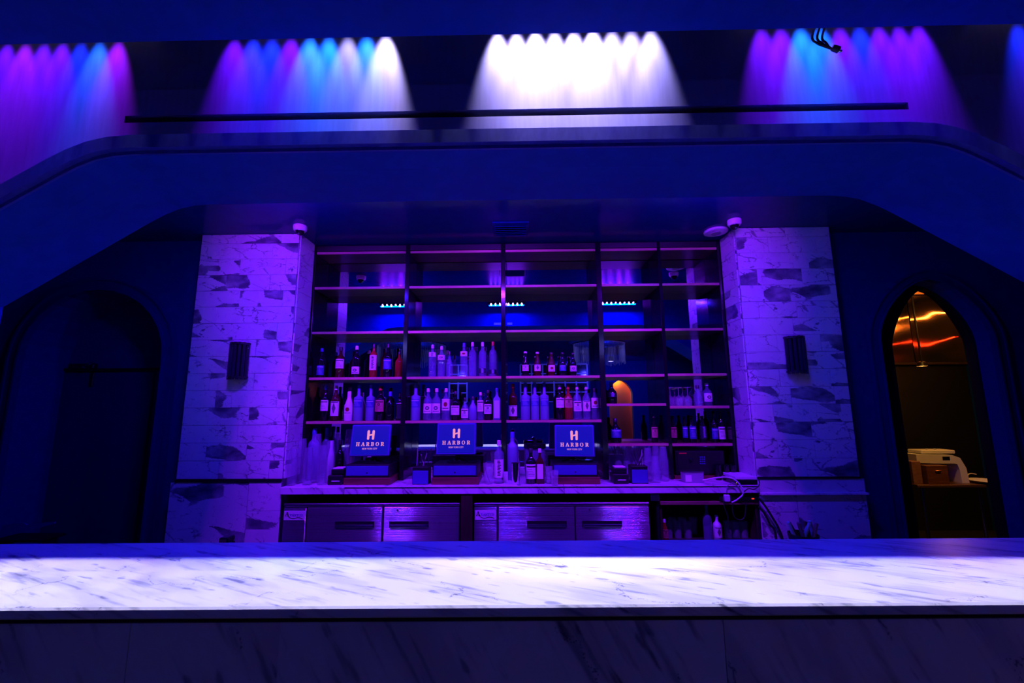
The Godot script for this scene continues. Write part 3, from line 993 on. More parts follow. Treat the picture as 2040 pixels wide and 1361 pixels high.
func build_bottles() -> void:
	# px in the photograph, kind, height, radius, glass, label paper, label from-to (share of height), cap, words
	var up := [
		[639, "round", 0.29, 0.038, "dark_glass", "label_blue", 0.1, 0.42, "cap_blue", "black bottle with blue label beside the column, alone at its shelf end"],
		[677, "round", 0.3, 0.042, "amber_glass", "label_0", 0.3, 0.6, "cap_dark", "brown bottle with wide cream label and black stopper"],
		[709, "round", 0.31, 0.04, "dark_glass", "label_2", 0.12, 0.34, "cap_white", "dark bottle with small low label and tall pale capsule"],
		[743, "tall", 0.325, 0.036, "red_glass", "label_3", 0.22, 0.66, "cap_dark", "slender reddish bottle with a long narrow upright label"],
		[772, "round", 0.325, 0.042, "dark_glass", "label_blue", 0.24, 0.55, "cap_dark", "black bottle with tall blue label beside a slender reddish bottle"],
		[795, "round", 0.25, 0.04, "red_glass", "", 0.0, 0.0, "cap_dark", "short unlabelled red bottle beside the shelf upright"],
		[861, "tall", 0.315, 0.035, "clear_glass", "label_3", 0.62, 0.76, "cap_white", "clear tall bottle with white cap and narrow neck label"],
		[879, "tall", 0.3, 0.035, "clear_glass", "label_2", 0.55, 0.7, "cap_white", "clear tall bottle with rounded white cap and emblem on its shoulder"],
		[895, "squat", 0.25, 0.032, "clear_glass", "", 0.0, 0.0, "cap_dark", "shorter clear bottle with dark cap between tall clear ones"],
		[924, "tall", 0.33, 0.036, "clear_glass", "label_5", 0.6, 0.74, "cap_blue", "clear tall bottle with blue cap and red round seal"],
		[941, "tall", 0.335, 0.035, "clear_glass", "", 0.0, 0.0, "cap_white", "clear tall bottle without label, violet-white cap, third from the middle upright"],
		[961, "tall", 0.335, 0.035, "clear_glass", "label_dark", 0.1, 0.24, "cap_white", "clear tall bottle with low dark label, second from the middle upright"],
		[982, "tall", 0.34, 0.036, "clear_glass", "label_dark", 0.08, 0.2, "cap_red", "clear tall bottle with red neck next to the middle upright"],
		[1047, "beer", 0.24, 0.032, "dark_glass", "label_1", 0.22, 0.46, "cap_white", "dark beer bottle with oblique pale label and pale neck"],
		[1071, "beer", 0.235, 0.032, "amber_glass", "label_4", 0.22, 0.48, "cap_white", "brown beer bottle with a diamond print and tall white foil"],
		[1099, "beer", 0.23, 0.034, "amber_glass", "label_5", 0.2, 0.46, "cap_dark", "brown beer bottle with red round emblem on its label"],
		[1121, "beer", 0.23, 0.032, "green_glass", "label_blue", 0.22, 0.46, "cap_dark", "green beer bottle with a blue label"],
		[1142, "beer", 0.225, 0.032, "dark_glass", "label_2", 0.2, 0.44, "cap_dark", "dark beer bottle with ringed white emblem beside the shelf upright"]]
	var low := [
		[646, "round", 0.335, 0.038, "dark_glass", "label_0", 0.28, 0.58, "cap_blue", "dark bottle with two cream labels and thin blue neck beside the column"],
		[667, "round", 0.33, 0.042, "amber_glass", "label_4", 0.14, 0.55, "cap_white", "brown bottle whose large white label shows a dark standing figure"],
		[694, "cone", 0.275, 0.041, "white_bottle", "label_5", 0.2, 0.55, "cap_white", "all-white bottle with a dark red emblem"],
		[713, "frosted", 0.34, 0.044, "frosted_glass", "label_blue", 0.36, 0.58, "cap_blue", "frosted blue long-necked bottle next to an all-white bottle"],
		[737, "frosted", 0.34, 0.041, "frosted_glass", "label_blue", 0.36, 0.56, "cap_blue", "frosted blue long-necked bottle next to a black bottle with pink label"],
		[756, "round", 0.32, 0.043, "dark_glass", "label_pinkish", 0.26, 0.6, "cap_red", "black bottle with large pink label and pink neck"],
		[776, "squat", 0.27, 0.042, "dark_glass", "", 0.0, 0.0, "cap_blue", "black squat bottle without label beside a pink-labelled bottle"],
		[795, "square", 0.25, 0.026, "dark_glass", "label_dark", 0.08, 0.6, "cap_dark", "narrow black square bottle with upright dark print"],
		[827, "frosted", 0.35, 0.046, "frosted_glass", "label_blue", 0.34, 0.56, "cap_blue", "frosted blue bottle at the shelf upright, alone before clear labelled ones"],
		[852, "round", 0.3, 0.041, "clear_glass", "label_2", 0.22, 0.52, "cap_white", "clear bottle with square emblem label next to a frosted blue one"],
		[869, "round", 0.3, 0.041, "clear_glass", "label_2", 0.22, 0.52, "cap_white", "clear bottle with square emblem label next to a red-seal bottle"],
		[888, "round", 0.3, 0.039, "clear_glass", "label_5", 0.3, 0.66, "cap_white", "clear bottle with white label and red round seal"],
		[907, "round", 0.27, 0.041, "dark_glass", "label_0", 0.18, 0.5, "cap_dark", "black bottle with lined cream label beside a red-seal bottle"],
		[926, "squat", 0.21, 0.035, "clear_glass", "label_1", 0.1, 0.5, "cap_dark", "short round clear bottle with a rounded white label"],
		[942, "squat", 0.22, 0.036, "frosted_glass", "", 0.0, 0.0, "cap_dark", "short frosted flask without label beside a short labelled one"],
		[957, "round", 0.26, 0.03, "clear_glass", "label_0", 0.3, 0.7, "cap_white", "clear bottle with pale label half behind a frosted flask"],
		[972, "round", 0.28, 0.037, "dark_glass", "label_1", 0.2, 0.52, "cap_dark", "black bottle with pale crest label near the middle upright"],
		[990, "square", 0.3, 0.036, "frosted_glass", "label_3", 0.06, 0.6, "cap_blue", "tall square bluish bottle with a full-height label beside the middle upright"],
		[1022, "round", 0.335, 0.041, "amber_glass", "label_4", 0.1, 0.4, "cap_red", "brown bottle with red neck and low white label beside the middle upright"],
		[1047, "frosted", 0.345, 0.044, "frosted_glass", "label_blue", 0.36, 0.56, "cap_blue", "frosted tall bottle next to the red-necked brown bottle, first of three"],
		[1066, "frosted", 0.345, 0.04, "frosted_glass", "label_blue", 0.36, 0.56, "cap_blue", "frosted tall bottle in the middle of three alike"],
		[1085, "frosted", 0.345, 0.042, "frosted_glass", "label_blue", 0.36, 0.56, "cap_blue", "frosted tall bottle, last of three, facing a white-capped dark bottle"],
		[1116, "round", 0.32, 0.039, "dark_glass", "label_0", 0.34, 0.62, "cap_white", "dark bottle with high cream label and white capsule beside a red bottle"],
		[1133, "round", 0.32, 0.039, "red_glass", "label_pinkish", 0.34, 0.62, "cap_red", "red bottle with pink label and red capsule"],
		[1151, "round", 0.315, 0.039, "clear_glass", "label_1", 0.24, 0.54, "cap_white", "clear bottle with crest label and white capsule next to the red bottle"],
		[1169, "round", 0.315, 0.037, "clear_glass", "label_4", 0.24, 0.54, "cap_white", "clear bottle with dark print on square label, two along from the red bottle"],
		[1186, "round", 0.29, 0.036, "clear_glass", "label_5", 0.36, 0.68, "cap_dark", "clear bottle with red seal on the label at the shelf upright"]]
	var gone := [up, low]
	for s in 2:
		for b in gone[s]:
			var h: float = 1.979 if s == 0 else 1.577
			var z: float = 4.06
			var p := P(b[0], 745 if s == 0 else 833, z)
			bottle(Vector3(p.x, h, -z), b[1], b[2], b[3], b[4], b[5], Vector2(b[6], b[7]), b[8], b[9], "bottles on the upper bottle shelf" if s == 0 else "bottles on the lower bottle shelf")
	# narrow bays beside the far column
	var rest := [
		[1391, 1.695, "squat", 0.19, 0.04, "clear_glass", "", 0.0, 0.0, "cap_dark", "short clear bottle with dark cap next to the hanging-stem glasses"],
		[1410, 1.695, "round", 0.21, 0.04, "clear_glass", "label_2", 0.18, 0.55, "cap_white", "short clear bottle with large round emblem label near wine glasses"],
		[1227, 1.365, "squat", 0.22, 0.05, "dark_glass", "label_blue", 0.2, 0.55, "cap_dark", "black squat bottle with blue diamond-shaped label above the plastic cups"],
		[1304, 1.365, "beer", 0.24, 0.03, "dark_glass", "label_pinkish", 0.18, 0.58, "cap_dark", "black bottle with pink banded label above the plastic cups"],
		[1342, 1.362, "beer", 0.24, 0.03, "dark_glass", "label_pinkish", 0.18, 0.58, "cap_dark", "black bottle with pink banded label above the safe"],
		[1365, 1.362, "beer", 0.235, 0.025, "dark_glass", "label_blue", 0.18, 0.62, "cap_dark", "thin black bottle with blue label above the safe"],
		[1380, 1.362, "beer", 0.24, 0.033, "dark_glass", "label_blue", 0.14, 0.62, "cap_dark", "black bottle with bright blue label next to a thin one"],
		[1401, 1.362, "beer", 0.24, 0.033, "dark_glass", "label_dark", 0.14, 0.62, "cap_dark", "black bottle with navy label, third from the end of its shelf"],
		[1424, 1.362, "round", 0.26, 0.03, "dark_glass", "label_blue", 0.12, 0.5, "cap_dark", "black wine bottle with plain blue label"],
		[1438, 1.362, "round", 0.28, 0.031, "dark_glass", "label_0", 0.1, 0.5, "cap_dark", "black wine bottle with rounded pale label beside the column"],
		[1219, 1.72, "squat", 0.2, 0.048, "dark_glass", "label_dark", 0.3, 0.5, "cap_blue", "dark decanter-like bottle alone on the narrow shelf"]]
	for b in rest:
		var p2 := P(b[0], 800 if b[1] > 1.5 else 872, 4.06)
		bottle(Vector3(p2.x, b[1], -4.06), b[2], b[3], b[4], b[5], b[6], Vector2(b[7], b[8]), b[9], b[10], "bottles on the narrow shelves by the safe")
	# wine glasses standing upside down
	var stem := turned([Vector2(0, 0.172), Vector2(0.033, 0.172), Vector2(0.034, 0.169), Vector2(0.006, 0.165), Vector2(0.0035, 0.15), Vector2(0.0035, 0.1), Vector2(0.012, 0.092), Vector2(0.034, 0.065), Vector2(0.038, 0.035), Vector2(0.031, 0.0)], 18)
	for q in [[1336, 0], [1353, 0], [1371, 0], [1345, 1], [1361, 1]]:
		var z: float = 4.04 + 0.085 * q[1]
		var p3 := P(q[0], 803, z)
		var g := thing("wine_glass", "stemmed wine glass standing upside down on the narrow shelf", "glass", Vector3(p3.x, 1.695, -z), "upside-down wine glasses")
		part(g, "glass", stem, M.thin_glass)
	# bottles under the counter in the open unit
	for b in [[1325, "cone", 0.17, 0.026, "red_glass", "label_pinkish", "cap_white", "small red bottle with pink label in the open shelf unit"], [1411, "round", 0.29, 0.034, "clear_glass", "", "cap_blue", "clear bottle with blue neck in the open shelf unit"], [1430, "round", 0.2, 0.034, "white_bottle", "label_4", "cap_white", "small white bottle with printed label in the open shelf unit"]]:
		var z2: float = 3.74 if b[0] != 1413 else 3.82
		var p4 := P(b[0], 1070, z2)
		bottle(Vector3(p4.x, 0.6, -z2), b[1], b[2], b[3], b[4], b[5], Vector2(0.15, 0.55), b[6], b[7], "bottles in the open shelf unit")

# ---------------------------------------------------------------- things on the back counter
func pos_terminal(px: float, py_mid: float, lab: String, turn: float, low: float) -> void:
	var p := P(px, 960, 3.84)
	var t := thing("register_terminal", lab, "cash register", Vector3(p.x, 1.05, -3.86), "register terminals on the back counter", 0.0)
	part(t, "wooden_riser", span(Vector3(-0.195, 0, 0.13), Vector3(0.205, 0.058, -0.2), 0.003), M.red_wood)
	var dr := part(t, "cash_drawer", span(Vector3(-0.19, 0.0595, 0.115), Vector3(0.19, 0.165, -0.2), 0.004), M.black_plastic)
	part(dr, "drawer_front", span(Vector3(-0.18, 0.075, 0.1195), Vector3(0.18, 0.155, 0.1155), 0.002), M.blue_plastic)
	part(dr, "drawer_lock", turned(cyl(0.006, 0.004), 10), M.chrome, Vector3(0.0, 0.1, 0.119), Vector3(PI / 2, 0, 0))
	part(t, "base_foot", turned([Vector2(0, 0.166), Vector2(0.1, 0.166), Vector2(0.1, 0.172), Vector2(0.06, 0.182), Vector2(0.025, 0.2), Vector2(0, 0.2)], 24), M.black_gloss, Vector3(0, 0, -0.05))
	part(t, "foot_plate", span(Vector3(-0.03, 0.1825, 0.0), Vector3(0.03, 0.188, -0.03), 0.002), M.white_plastic)
	part(t, "neck", span(Vector3(-0.025, 0.195, -0.06), Vector3(0.025, 0.36, -0.085), 0.004), M.black_plastic)
	var sc := Node3D.new()
	sc.name = "screen"
	t.add_child(sc, true)
	var mid := P(px, py_mid, 3.84)
	sc.position = Vector3(mid.x - p.x, mid.y - 1.05, 0.02)
	sc.rotation = Vector3(-0.2, turn, 0)
	part(sc, "bezel", box(Vector3(0.345, 0.275, 0.03), 0.006), M.blue_plastic, Vector3(0, 0, -0.016))
	part(sc, "display_glass", box(Vector3(0.315, 0.245, 0.002)), M.screen_blue)
	# the emblem: two rounded bars joined by a waist
	var bar := PackedVector2Array()
	for k in 12:
		var a := TAU * k / 12.0
		bar.append(Vector2(0.011 * cos(a), (0.031 if sin(a) >= 0 else -0.031) + 0.011 * sin(a)))
	var st := begin()
	for s in [-1, 1]:
		var q := PackedVector2Array()
		for v in bar:
			q.append(v + Vector2(s * 0.0215, 0.0))
		extrude(st, q, 0.0025, 0.001)
	extrude(st, PackedVector2Array([Vector2(-0.016, -0.01), Vector2(0.016, -0.003), Vector2(0.016, 0.01), Vector2(-0.016, 0.003)]), 0.0025, 0.001)
	part(sc, "emblem", st.commit(), M.screen_pink, Vector3(0, 0.045, 0))
	lettering(sc, "letters", "H A R B O R", ["Droid Serif"], 0.245, Vector3(0.0, -0.036, 0.002), M.screen_pink, Vector3.ZERO, 700)
	lettering(sc, "small_letters", "NEW YORK CITY", ["Droid Sans"], 0.13, Vector3(0, -0.075, 0.002), M.screen_pink)
	part(t, "card_slot", span(Vector3(0.1, 0.166, 0.02), Vector3(0.17, 0.182, -0.06), 0.003), M.black_gloss)

func cup_stack(px: float, z: float, h: float, lab: String, group: String) -> void:
	var p := P(px, 955, z)
	var t := thing("cup_stack", lab, "cups", Vector3(p.x, 1.05, -z), group)
	var prof := [Vector2(0, 0), Vector2(0.036, 0.0)]
	var y := 0.012
	while y < h - 0.11:
		prof.append_array([Vector2(0.0375, y), Vector2(0.0405, y + 0.001), Vector2(0.0405, y + 0.005), Vector2(0.0375, y + 0.006)])
		y += 0.0125
	prof.append_array([Vector2(0.036, y), Vector2(0.028, h), Vector2(0.0, h)])
	var st := begin()
	lathe(st, prof, 16, Vector3.ZERO, 0.0, false)
	part(t, "cups", st.commit(), M.cup_plastic)

func build_counter_items() -> void:
	pos_terminal(738, 877, "touch-screen register on the counter between plastic cups and straw caddy", 0.05, 0.0)
	pos_terminal(909, 874, "touch-screen register on the counter between straw caddy and mixing glasses", 0.03, 0.0)
	pos_terminal(1144, 878, "touch-screen register on the counter between labelled bottles and napkin box", -0.12, 0.0)
	# stacked plastic cups
	var k := 0
	for q in [[581, 3.74, 0.3], [598, 3.85, 0.38], [612, 3.76, 0.31], [628, 3.87, 0.42], [641, 3.76, 0.33], [655, 3.88, 0.36]]:
		cup_stack(q[0], q[1], q[2], "stack of clear plastic cups beside the column by the first register", "plastic cup stacks by the column")
	for q in [[1232, 4.1, 0.27], [1250, 4.1, 0.28], [1268, 4.1, 0.26], [1286, 4.1, 0.27], [1304, 4.1, 0.27], [1293, 3.9, 0.28], [1309, 3.96, 0.29], [1307, 3.8, 0.22], [1324, 3.88, 0.29]]:
		cup_stack(q[0], q[1], q[2], "stack of clear plastic cups between napkin box and safe", "plastic cup stacks by the safe")
	# flasks and pourers behind the cups
	for q in [[621, 4.02, "tall", 0.46, 0.05, "frosted_glass", "cap_blue", "tall bluish bottle rising behind the plastic cups"], [646, 4.1, "tall", 0.46, 0.04, "clear_glass", "cap_blue", "tall clear bottle rising behind the plastic cups"], [657, 3.99, "cone", 0.35, 0.035, "white_bottle", "cap_white", "white cone-necked bottle behind the napkin holder"], [674, 3.98, "round", 0.36, 0.04, "dark_glass", "cap_dark", "dark pourer bottle behind the napkin holder"], [687, 4.08, "round", 0.36, 0.036, "clear_glass", "cap_dark", "clear pourer bottle behind the napkin holder"],
			[994, 3.8, "tall", 0.36, 0.042, "clear_glass", "cap_white", "clear bottle with a pale pourer beside the mixing glass"], [1021, 3.98, "tall", 0.42, 0.05, "frosted_glass", "cap_blue", "tall frosted bottle behind the shaker at the middle upright"], [1058, 3.79, "round", 0.29, 0.046, "dark_glass", "cap_dark", "dark bottle with cream label and pourer near the shaker"], [1076, 3.79, "square", 0.29, 0.036, "amber_glass", "cap_white", "square brown bottle with wide cream label and pourer"]]:
		var p := P(q[0], 955, q[1])
		var paper := "label_0" if q[0] == 1058 or q[0] == 1076 else ("label_3" if q[0] == 994 else "")
		bottle(Vector3(p.x, 1.05, -q[1]), q[2], q[3], q[4], q[5], paper, Vector2(0.14, 0.56), q[6], q[7], "bottles on the back counter")
	# napkin holders
	for q in [[672, "black napkin holder in front of bottles beside the first register"], [1235, "black napkin holder between the third register and plastic cups"]]:
		var p := P(q[0], 958, 3.78)
		var t := thing("napkin_holder", q[1], "napkin holder", Vector3(p.x, 1.05, -3.8), "napkin holders on the back counter")
		part(t, "tray", span(Vector3(-0.065, 0, 0.07), Vector3(0.065, 0.08, -0.07), 0.006), M.black_plastic)
		part(t, "upper_tray", span(Vector3(-0.055, 0.081, 0.03), Vector3(0.06, 0.125, -0.07), 0.006), M.black_plastic)
		part(t, "napkins", span(Vector3(-0.03, 0.03, 0.0715), Vector3(0.04, 0.037, 0.06), 0.001), M.paper)
		part(t, "napkins", span(Vector3(-0.04, 0.126, 0.025), Vector3(0.05, 0.136, -0.06), 0.002), M.paper)
	# straw caddies
	for q in [[838, "blue-faced straw caddy between the first and second register", 0], [1274, "blue-faced straw caddy in front of the plastic cups", 1]]:
		var p := P(q[0], 955, 3.76)
		var t := thing("straw_caddy", q[1], "caddy", Vector3(p.x, 1.05, -3.8), "straw caddies on the back counter")
		part(t, "box", span(Vector3(-0.07, 0, 0.055), Vector3(0.07, 0.145, -0.06), 0.005), M.black_plastic)
		part(t, "front_face", span(Vector3(-0.066, 0.006, 0.0595), Vector3(0.066, 0.115, 0.0555), 0.002), M.blue_plastic)
		rng.seed = 60 + int(q[2])
		for j in 9:
			var st := begin()
			var x := rng.randf_range(-0.05, 0.05)
			var z := rng.randf_range(-0.04, 0.04)
			tube(st, [Vector3(x, 0.146, z), Vector3(x + rng.randf_range(-0.05, 0.05), rng.randf_range(0.24, 0.3), z)], 0.0035, 6)
			part(t, "straw", st.commit(), M.rubber if j % 3 else M.grey_plastic)
	# mixing glass with spoon, shaker tin, jar, small glasses
	var p1 := P(973, 957, 3.77)
	var mg := thing("mixing_glass", "ribbed mixing glass with a bar spoon beside the second register", "glass", Vector3(p1.x, 1.05, -3.77))
	part(mg, "glass", turned([Vector2(0, 0), Vector2(0.036, 0), Vector2(0.04, 0.06), Vector2(0.046, 0.17), Vector2(0.044, 0.17), Vector2(0.036, 0.06), Vector2(0, 0.01)], 18), M.thin_glass)
	part(mg, "spoon", wire([Vector3(0.01, 0.012, 0), Vector3(-0.02, 0.1, 0), Vector3(-0.035, 0.19, 0.01)], 0.004), M.chrome)
	p1 = P(1027, 964, 3.72)
	var sh := thing("shaker_tin", "tall steel shaker tin at the counter edge by the middle upright", "shaker", Vector3(p1.x, 1.05, -3.72))
	part(sh, "tin", turned([Vector2(0, 0), Vector2(0.03, 0), Vector2(0.033, 0.01), Vector2(0.038, 0.175), Vector2(0.039, 0.178), Vector2(0.036, 0.176), Vector2(0.03, 0.01), Vector2(0, 0.01)], 24), M.chrome)
	p1 = P(1066, 930, 3.98)
	var jar := thing("drink_jar", "large clear drink jar with black lid behind labelled bottles", "jar", Vector3(p1.x, 1.05, -3.98))
	part(jar, "glass", turned([Vector2(0, 0), Vector2(0.085, 0), Vector2(0.092, 0.02), Vector2(0.092, 0.25), Vector2(0.08, 0.275)], 24), M.clear_glass)
	part(jar, "lid", turned([Vector2(0, 0.275), Vector2(0.098, 0.275), Vector2(0.1, 0.28), Vector2(0.1, 0.31), Vector2(0.09, 0.316), Vector2(0.0, 0.318)], 24), M.black_gloss)
	part(jar, "lid_knob", turned([Vector2(0, 0.318), Vector2(0.015, 0.318), Vector2(0.02, 0.335), Vector2(0.0, 0.345)], 12), M.chrome)
	for q in [[1094, "small clear shot glass between the square bottle and a jigger glass", 0.14], [1105, "small clear glass beside the third register", 0.12]]:
		var gz: float = 3.78 if q[0] < 1100 else 3.685
		p1 = P(q[0], 958, gz)
		var g := thing("small_glass", q[1], "glass", Vector3(p1.x, 1.05, -gz))
		part(g, "glass", turned([Vector2(0, 0), Vector2(0.026, 0), Vector2(0.034, q[2]), Vector2(0.032, q[2]), Vector2(0.024, 0.01), Vector2(0, 0.01)], 16), M.thin_glass)
	p1 = P(1007, 952, 3.84)
	var sp := thing("spice_box", "little white labelled box behind the shaker tin", "box", Vector3(p1.x, 1.05, -3.86))
	part(sp, "carton", span(Vector3(-0.02, 0, 0.015), Vector3(0.02, 0.085, -0.015), 0.002), M.white_plastic)
	part(sp, "paper_label", span(Vector3(-0.017, 0.01, 0.0165), Vector3(0.017, 0.07, 0.0155)), M.label_0)
	# safe with keypad
	p1 = Vector3(1.62, 0, 0)
	var safe := thing("safe", "black safe with number keypad under the narrow shelves", "safe", Vector3(p1.x, 1.05, -4.08))
	part(safe, "riser", span(Vector3(-0.24, 0, 0.12), Vector3(0.16, 0.03, -0.12), 0.002), M.red_wood)
	part(safe, "case", span(Vector3(-0.22, 0.031, 0.1), Vector3(0.22, 0.245, -0.12), 0.006), M.black_plastic)
	var sd := part(safe, "door", span(Vector3(-0.205, 0.045, 0.108), Vector3(0.205, 0.232, 0.1005), 0.003), M.black_metal)
	for r in 4:
		for c in 3:
			part(sd, "key", box(Vector3(0.012, 0.011, 0.004), 0.001), M.blue_plastic, Vector3(0.0 + 0.018 * c, 0.19 - 0.019 * r, 0.1105))
	part(sd, "knob", turned(cyl(0.014, 0.02), 14), M.chrome, Vector3(-0.09, 0.175, 0.108), Vector3(PI / 2, 0, 0))
	part(sd, "status_lamp", span(Vector3(-0.185, 0.22, 0.1095), Vector3(-0.12, 0.228, 0.1085)), M.cap_red)
	# little metal box in front of the safe
	p1 = P(1380, 958, 3.8)
	var cb := thing("metal_box", "low steel box with a white sticker in front of the safe", "box", Vector3(p1.x, 1.05, -3.82))
	part(cb, "case", span(Vector3(-0.075, 0, 0.05), Vector3(0.085, 0.085, -0.05), 0.004), M.grey_plastic)
	part(cb, "rim", span(Vector3(-0.09, 0.086, 0.055), Vector3(0.085, 0.094, -0.05), 0.002), M.steel_plain)
	part(cb, "sticker", span(Vector3(-0.07, 0.012, 0.0515), Vector3(-0.02, 0.065, 0.0505)), M.label_0)
	# three dark tumblers
	for q in [1431, 1447, 1460]:
		p1 = P(q, 945, 3.92)
		var g := thing("dark_cup", "small dark tumbler beside the paper pile near the column", "cup", Vector3(p1.x, 1.05, -3.92), "dark tumblers beside the paper pile")
		part(g, "cup", turned([Vector2(0, 0), Vector2(0.024, 0), Vector2(0.031, 0.13), Vector2(0.029, 0.13), Vector2(0.022, 0.01), Vector2(0, 0.01)], 16), M.dark_glass)
	# paper pile
	p1 = P(1487, 955, 3.74)
	var pile := thing("binder", "pale binder lying on a black router at the column end of the counter", "binder", Vector3(p1.x - 0.02, 1.087, -3.77), "", -0.05)
	part(pile, "cover", span(Vector3(-0.1, 0.002, 0.1), Vector3(0.08, 0.03, -0.14), 0.003), M.white_plastic)
	part(pile, "pages", span(Vector3(-0.098, 0.008, 0.1015), Vector3(0.075, 0.024, 0.1005)), M.paper)
	part(pile, "lower_cover", span(Vector3(-0.1, 0.0, 0.102), Vector3(0.08, 0.002, -0.14)), M.black_plastic)
	var rt := thing("router", "flat black router under the pale binder", "router", Vector3(p1.x - 0.02, 1.05, -3.77))
	part(rt, "case", span(Vector3(-0.11, 0, 0.105), Vector3(0.07, 0.036, -0.12), 0.004), M.black_gloss)
	part(rt, "lamp", span(Vector3(-0.105, 0.016, 0.1065), Vector3(-0.098, 0.02, 0.105)), M.standby_yellow)
	# power strip and cables at the end of the counter
	p1 = P(1475, 993, 3.64)
	var strip := thing("power_strip", "black power strip with plugs under the counter edge by the column", "power strip", Vector3(p1.x, 0.925, -3.69))
	part(strip, "case", span(Vector3(-0.16, 0, 0.03), Vector3(0.16, 0.042, -0.04), 0.004), M.black_plastic)
	for j in 4:
		part(strip, "plug", span(Vector3(-0.06 + 0.045 * j, 0.0425, 0.025), Vector3(-0.03 + 0.045 * j, 0.062, -0.02), 0.003), M.rubber)
	part(strip, "white_plug", span(Vector3(-0.13, 0.0, 0.031), Vector3(-0.085, 0.055, 0.062), 0.005), M.white_plastic)
	part(strip, "power_lamp", span(Vector3(0.1, 0.015, 0.0325), Vector3(0.12, 0.024, 0.0305)), M.standby_red)
	var cab := [
		["white cable looping from the power strip over the counter edge", M.white_plastic, 0.006, [[1400, 957, 3.7], [1437, 951, 3.66], [1462, 955, 3.63], [1478, 972, 3.61], [1480, 985, 3.61], [1468, 996, 3.61], [1458, 1001, 3.61]]],
		["pale thin cable curled above the power strip", M.grey_plastic, 0.004, [[1448, 982, 3.63], [1450, 967, 3.62], [1462, 963, 3.615], [1472, 972, 3.61], [1478, 983, 3.62]]],
		["thin black cable hanging in a loop below the power strip", M.rubber, 0.0045, [[1462, 996, 3.63], [1459, 1012, 3.63], [1463, 1030, 3.63], [1475, 1036, 3.63], [1484, 1028, 3.63], [1486, 1000, 3.635]]],
		["thin black cable hanging straight from the power strip", M.rubber, 0.004, [[1440, 990, 3.63], [1443, 1010, 3.62], [1450, 1030, 3.62], [1452, 1062, 3.63]]],
		["thick black cable running down the column, near the outlet", M.rubber, 0.009, [[1512, 993, 3.625], [1524, 1008, 3.625], [1538, 1030, 3.63], [1552, 1055, 3.635], [1560, 1085, 3.64], [1562, 1180, 3.645]]],
		["thick black cable running down the column, near the shelf unit", M.rubber, 0.009, [[1512, 1010, 3.63], [1522, 1022, 3.63], [1534, 1045, 3.635], [1546, 1070, 3.64], [1549, 1180, 3.645]]],
		["thin black cable rising beside the binder", M.rubber, 0.004, [[1478, 985, 3.62], [1490, 974, 3.6], [1503, 975, 3.6], [1513, 965, 3.605], [1511, 955, 3.61]]]]
	for c in cab:
		var pts := []
		for q in c[3]:
			pts.append(P(q[0], q[1], q[2]))
		var t := thing("cable", c[0], "cable", Vector3.ZERO, "cables at the column end of the counter")
		part(t, "cord", wire(pts, c[2]), c[1])

# ---------------------------------------------------------------- fittings on walls, columns and ceiling
func sconce(px: float, py: float, lab: String) -> void:
	var p := P(px, py, 3.6)
	var t := thing("wall_sconce", lab, "sconce", Vector3(p.x, p.y, -3.657), "unlit sconces on the columns")
	part(t, "back_plate", span(Vector3(-0.07, -0.15, 0.0), Vector3(0.07, 0.15, 0.018), 0.003), M.black_metal)
	for s in [-1, 1]:
		var st := begin()
		var pts := PackedVector2Array()
		for k in 13:
			var a := PI * k / 12.0
			pts.append(Vector2(0.085 * cos(a), 0.085 * sin(a)))
		var cap := begin()
		extrude(cap, pts, -0.008, 0.008)
		part(t, "end_cap", cap.commit(), M.black_metal, Vector3(0, 0.145 * s, 0.018), Vector3(PI / 2, 0, 0))
	for k in 7:
		var a := PI * (k + 0.5) / 7.0
		var rod := turned(cyl(0.0125, 0.32), 12)
		part(t, "glass_rod", rod, M.clear_dark, Vector3(0.074 * cos(a), -0.165, 0.018 + 0.074 * sin(a)))

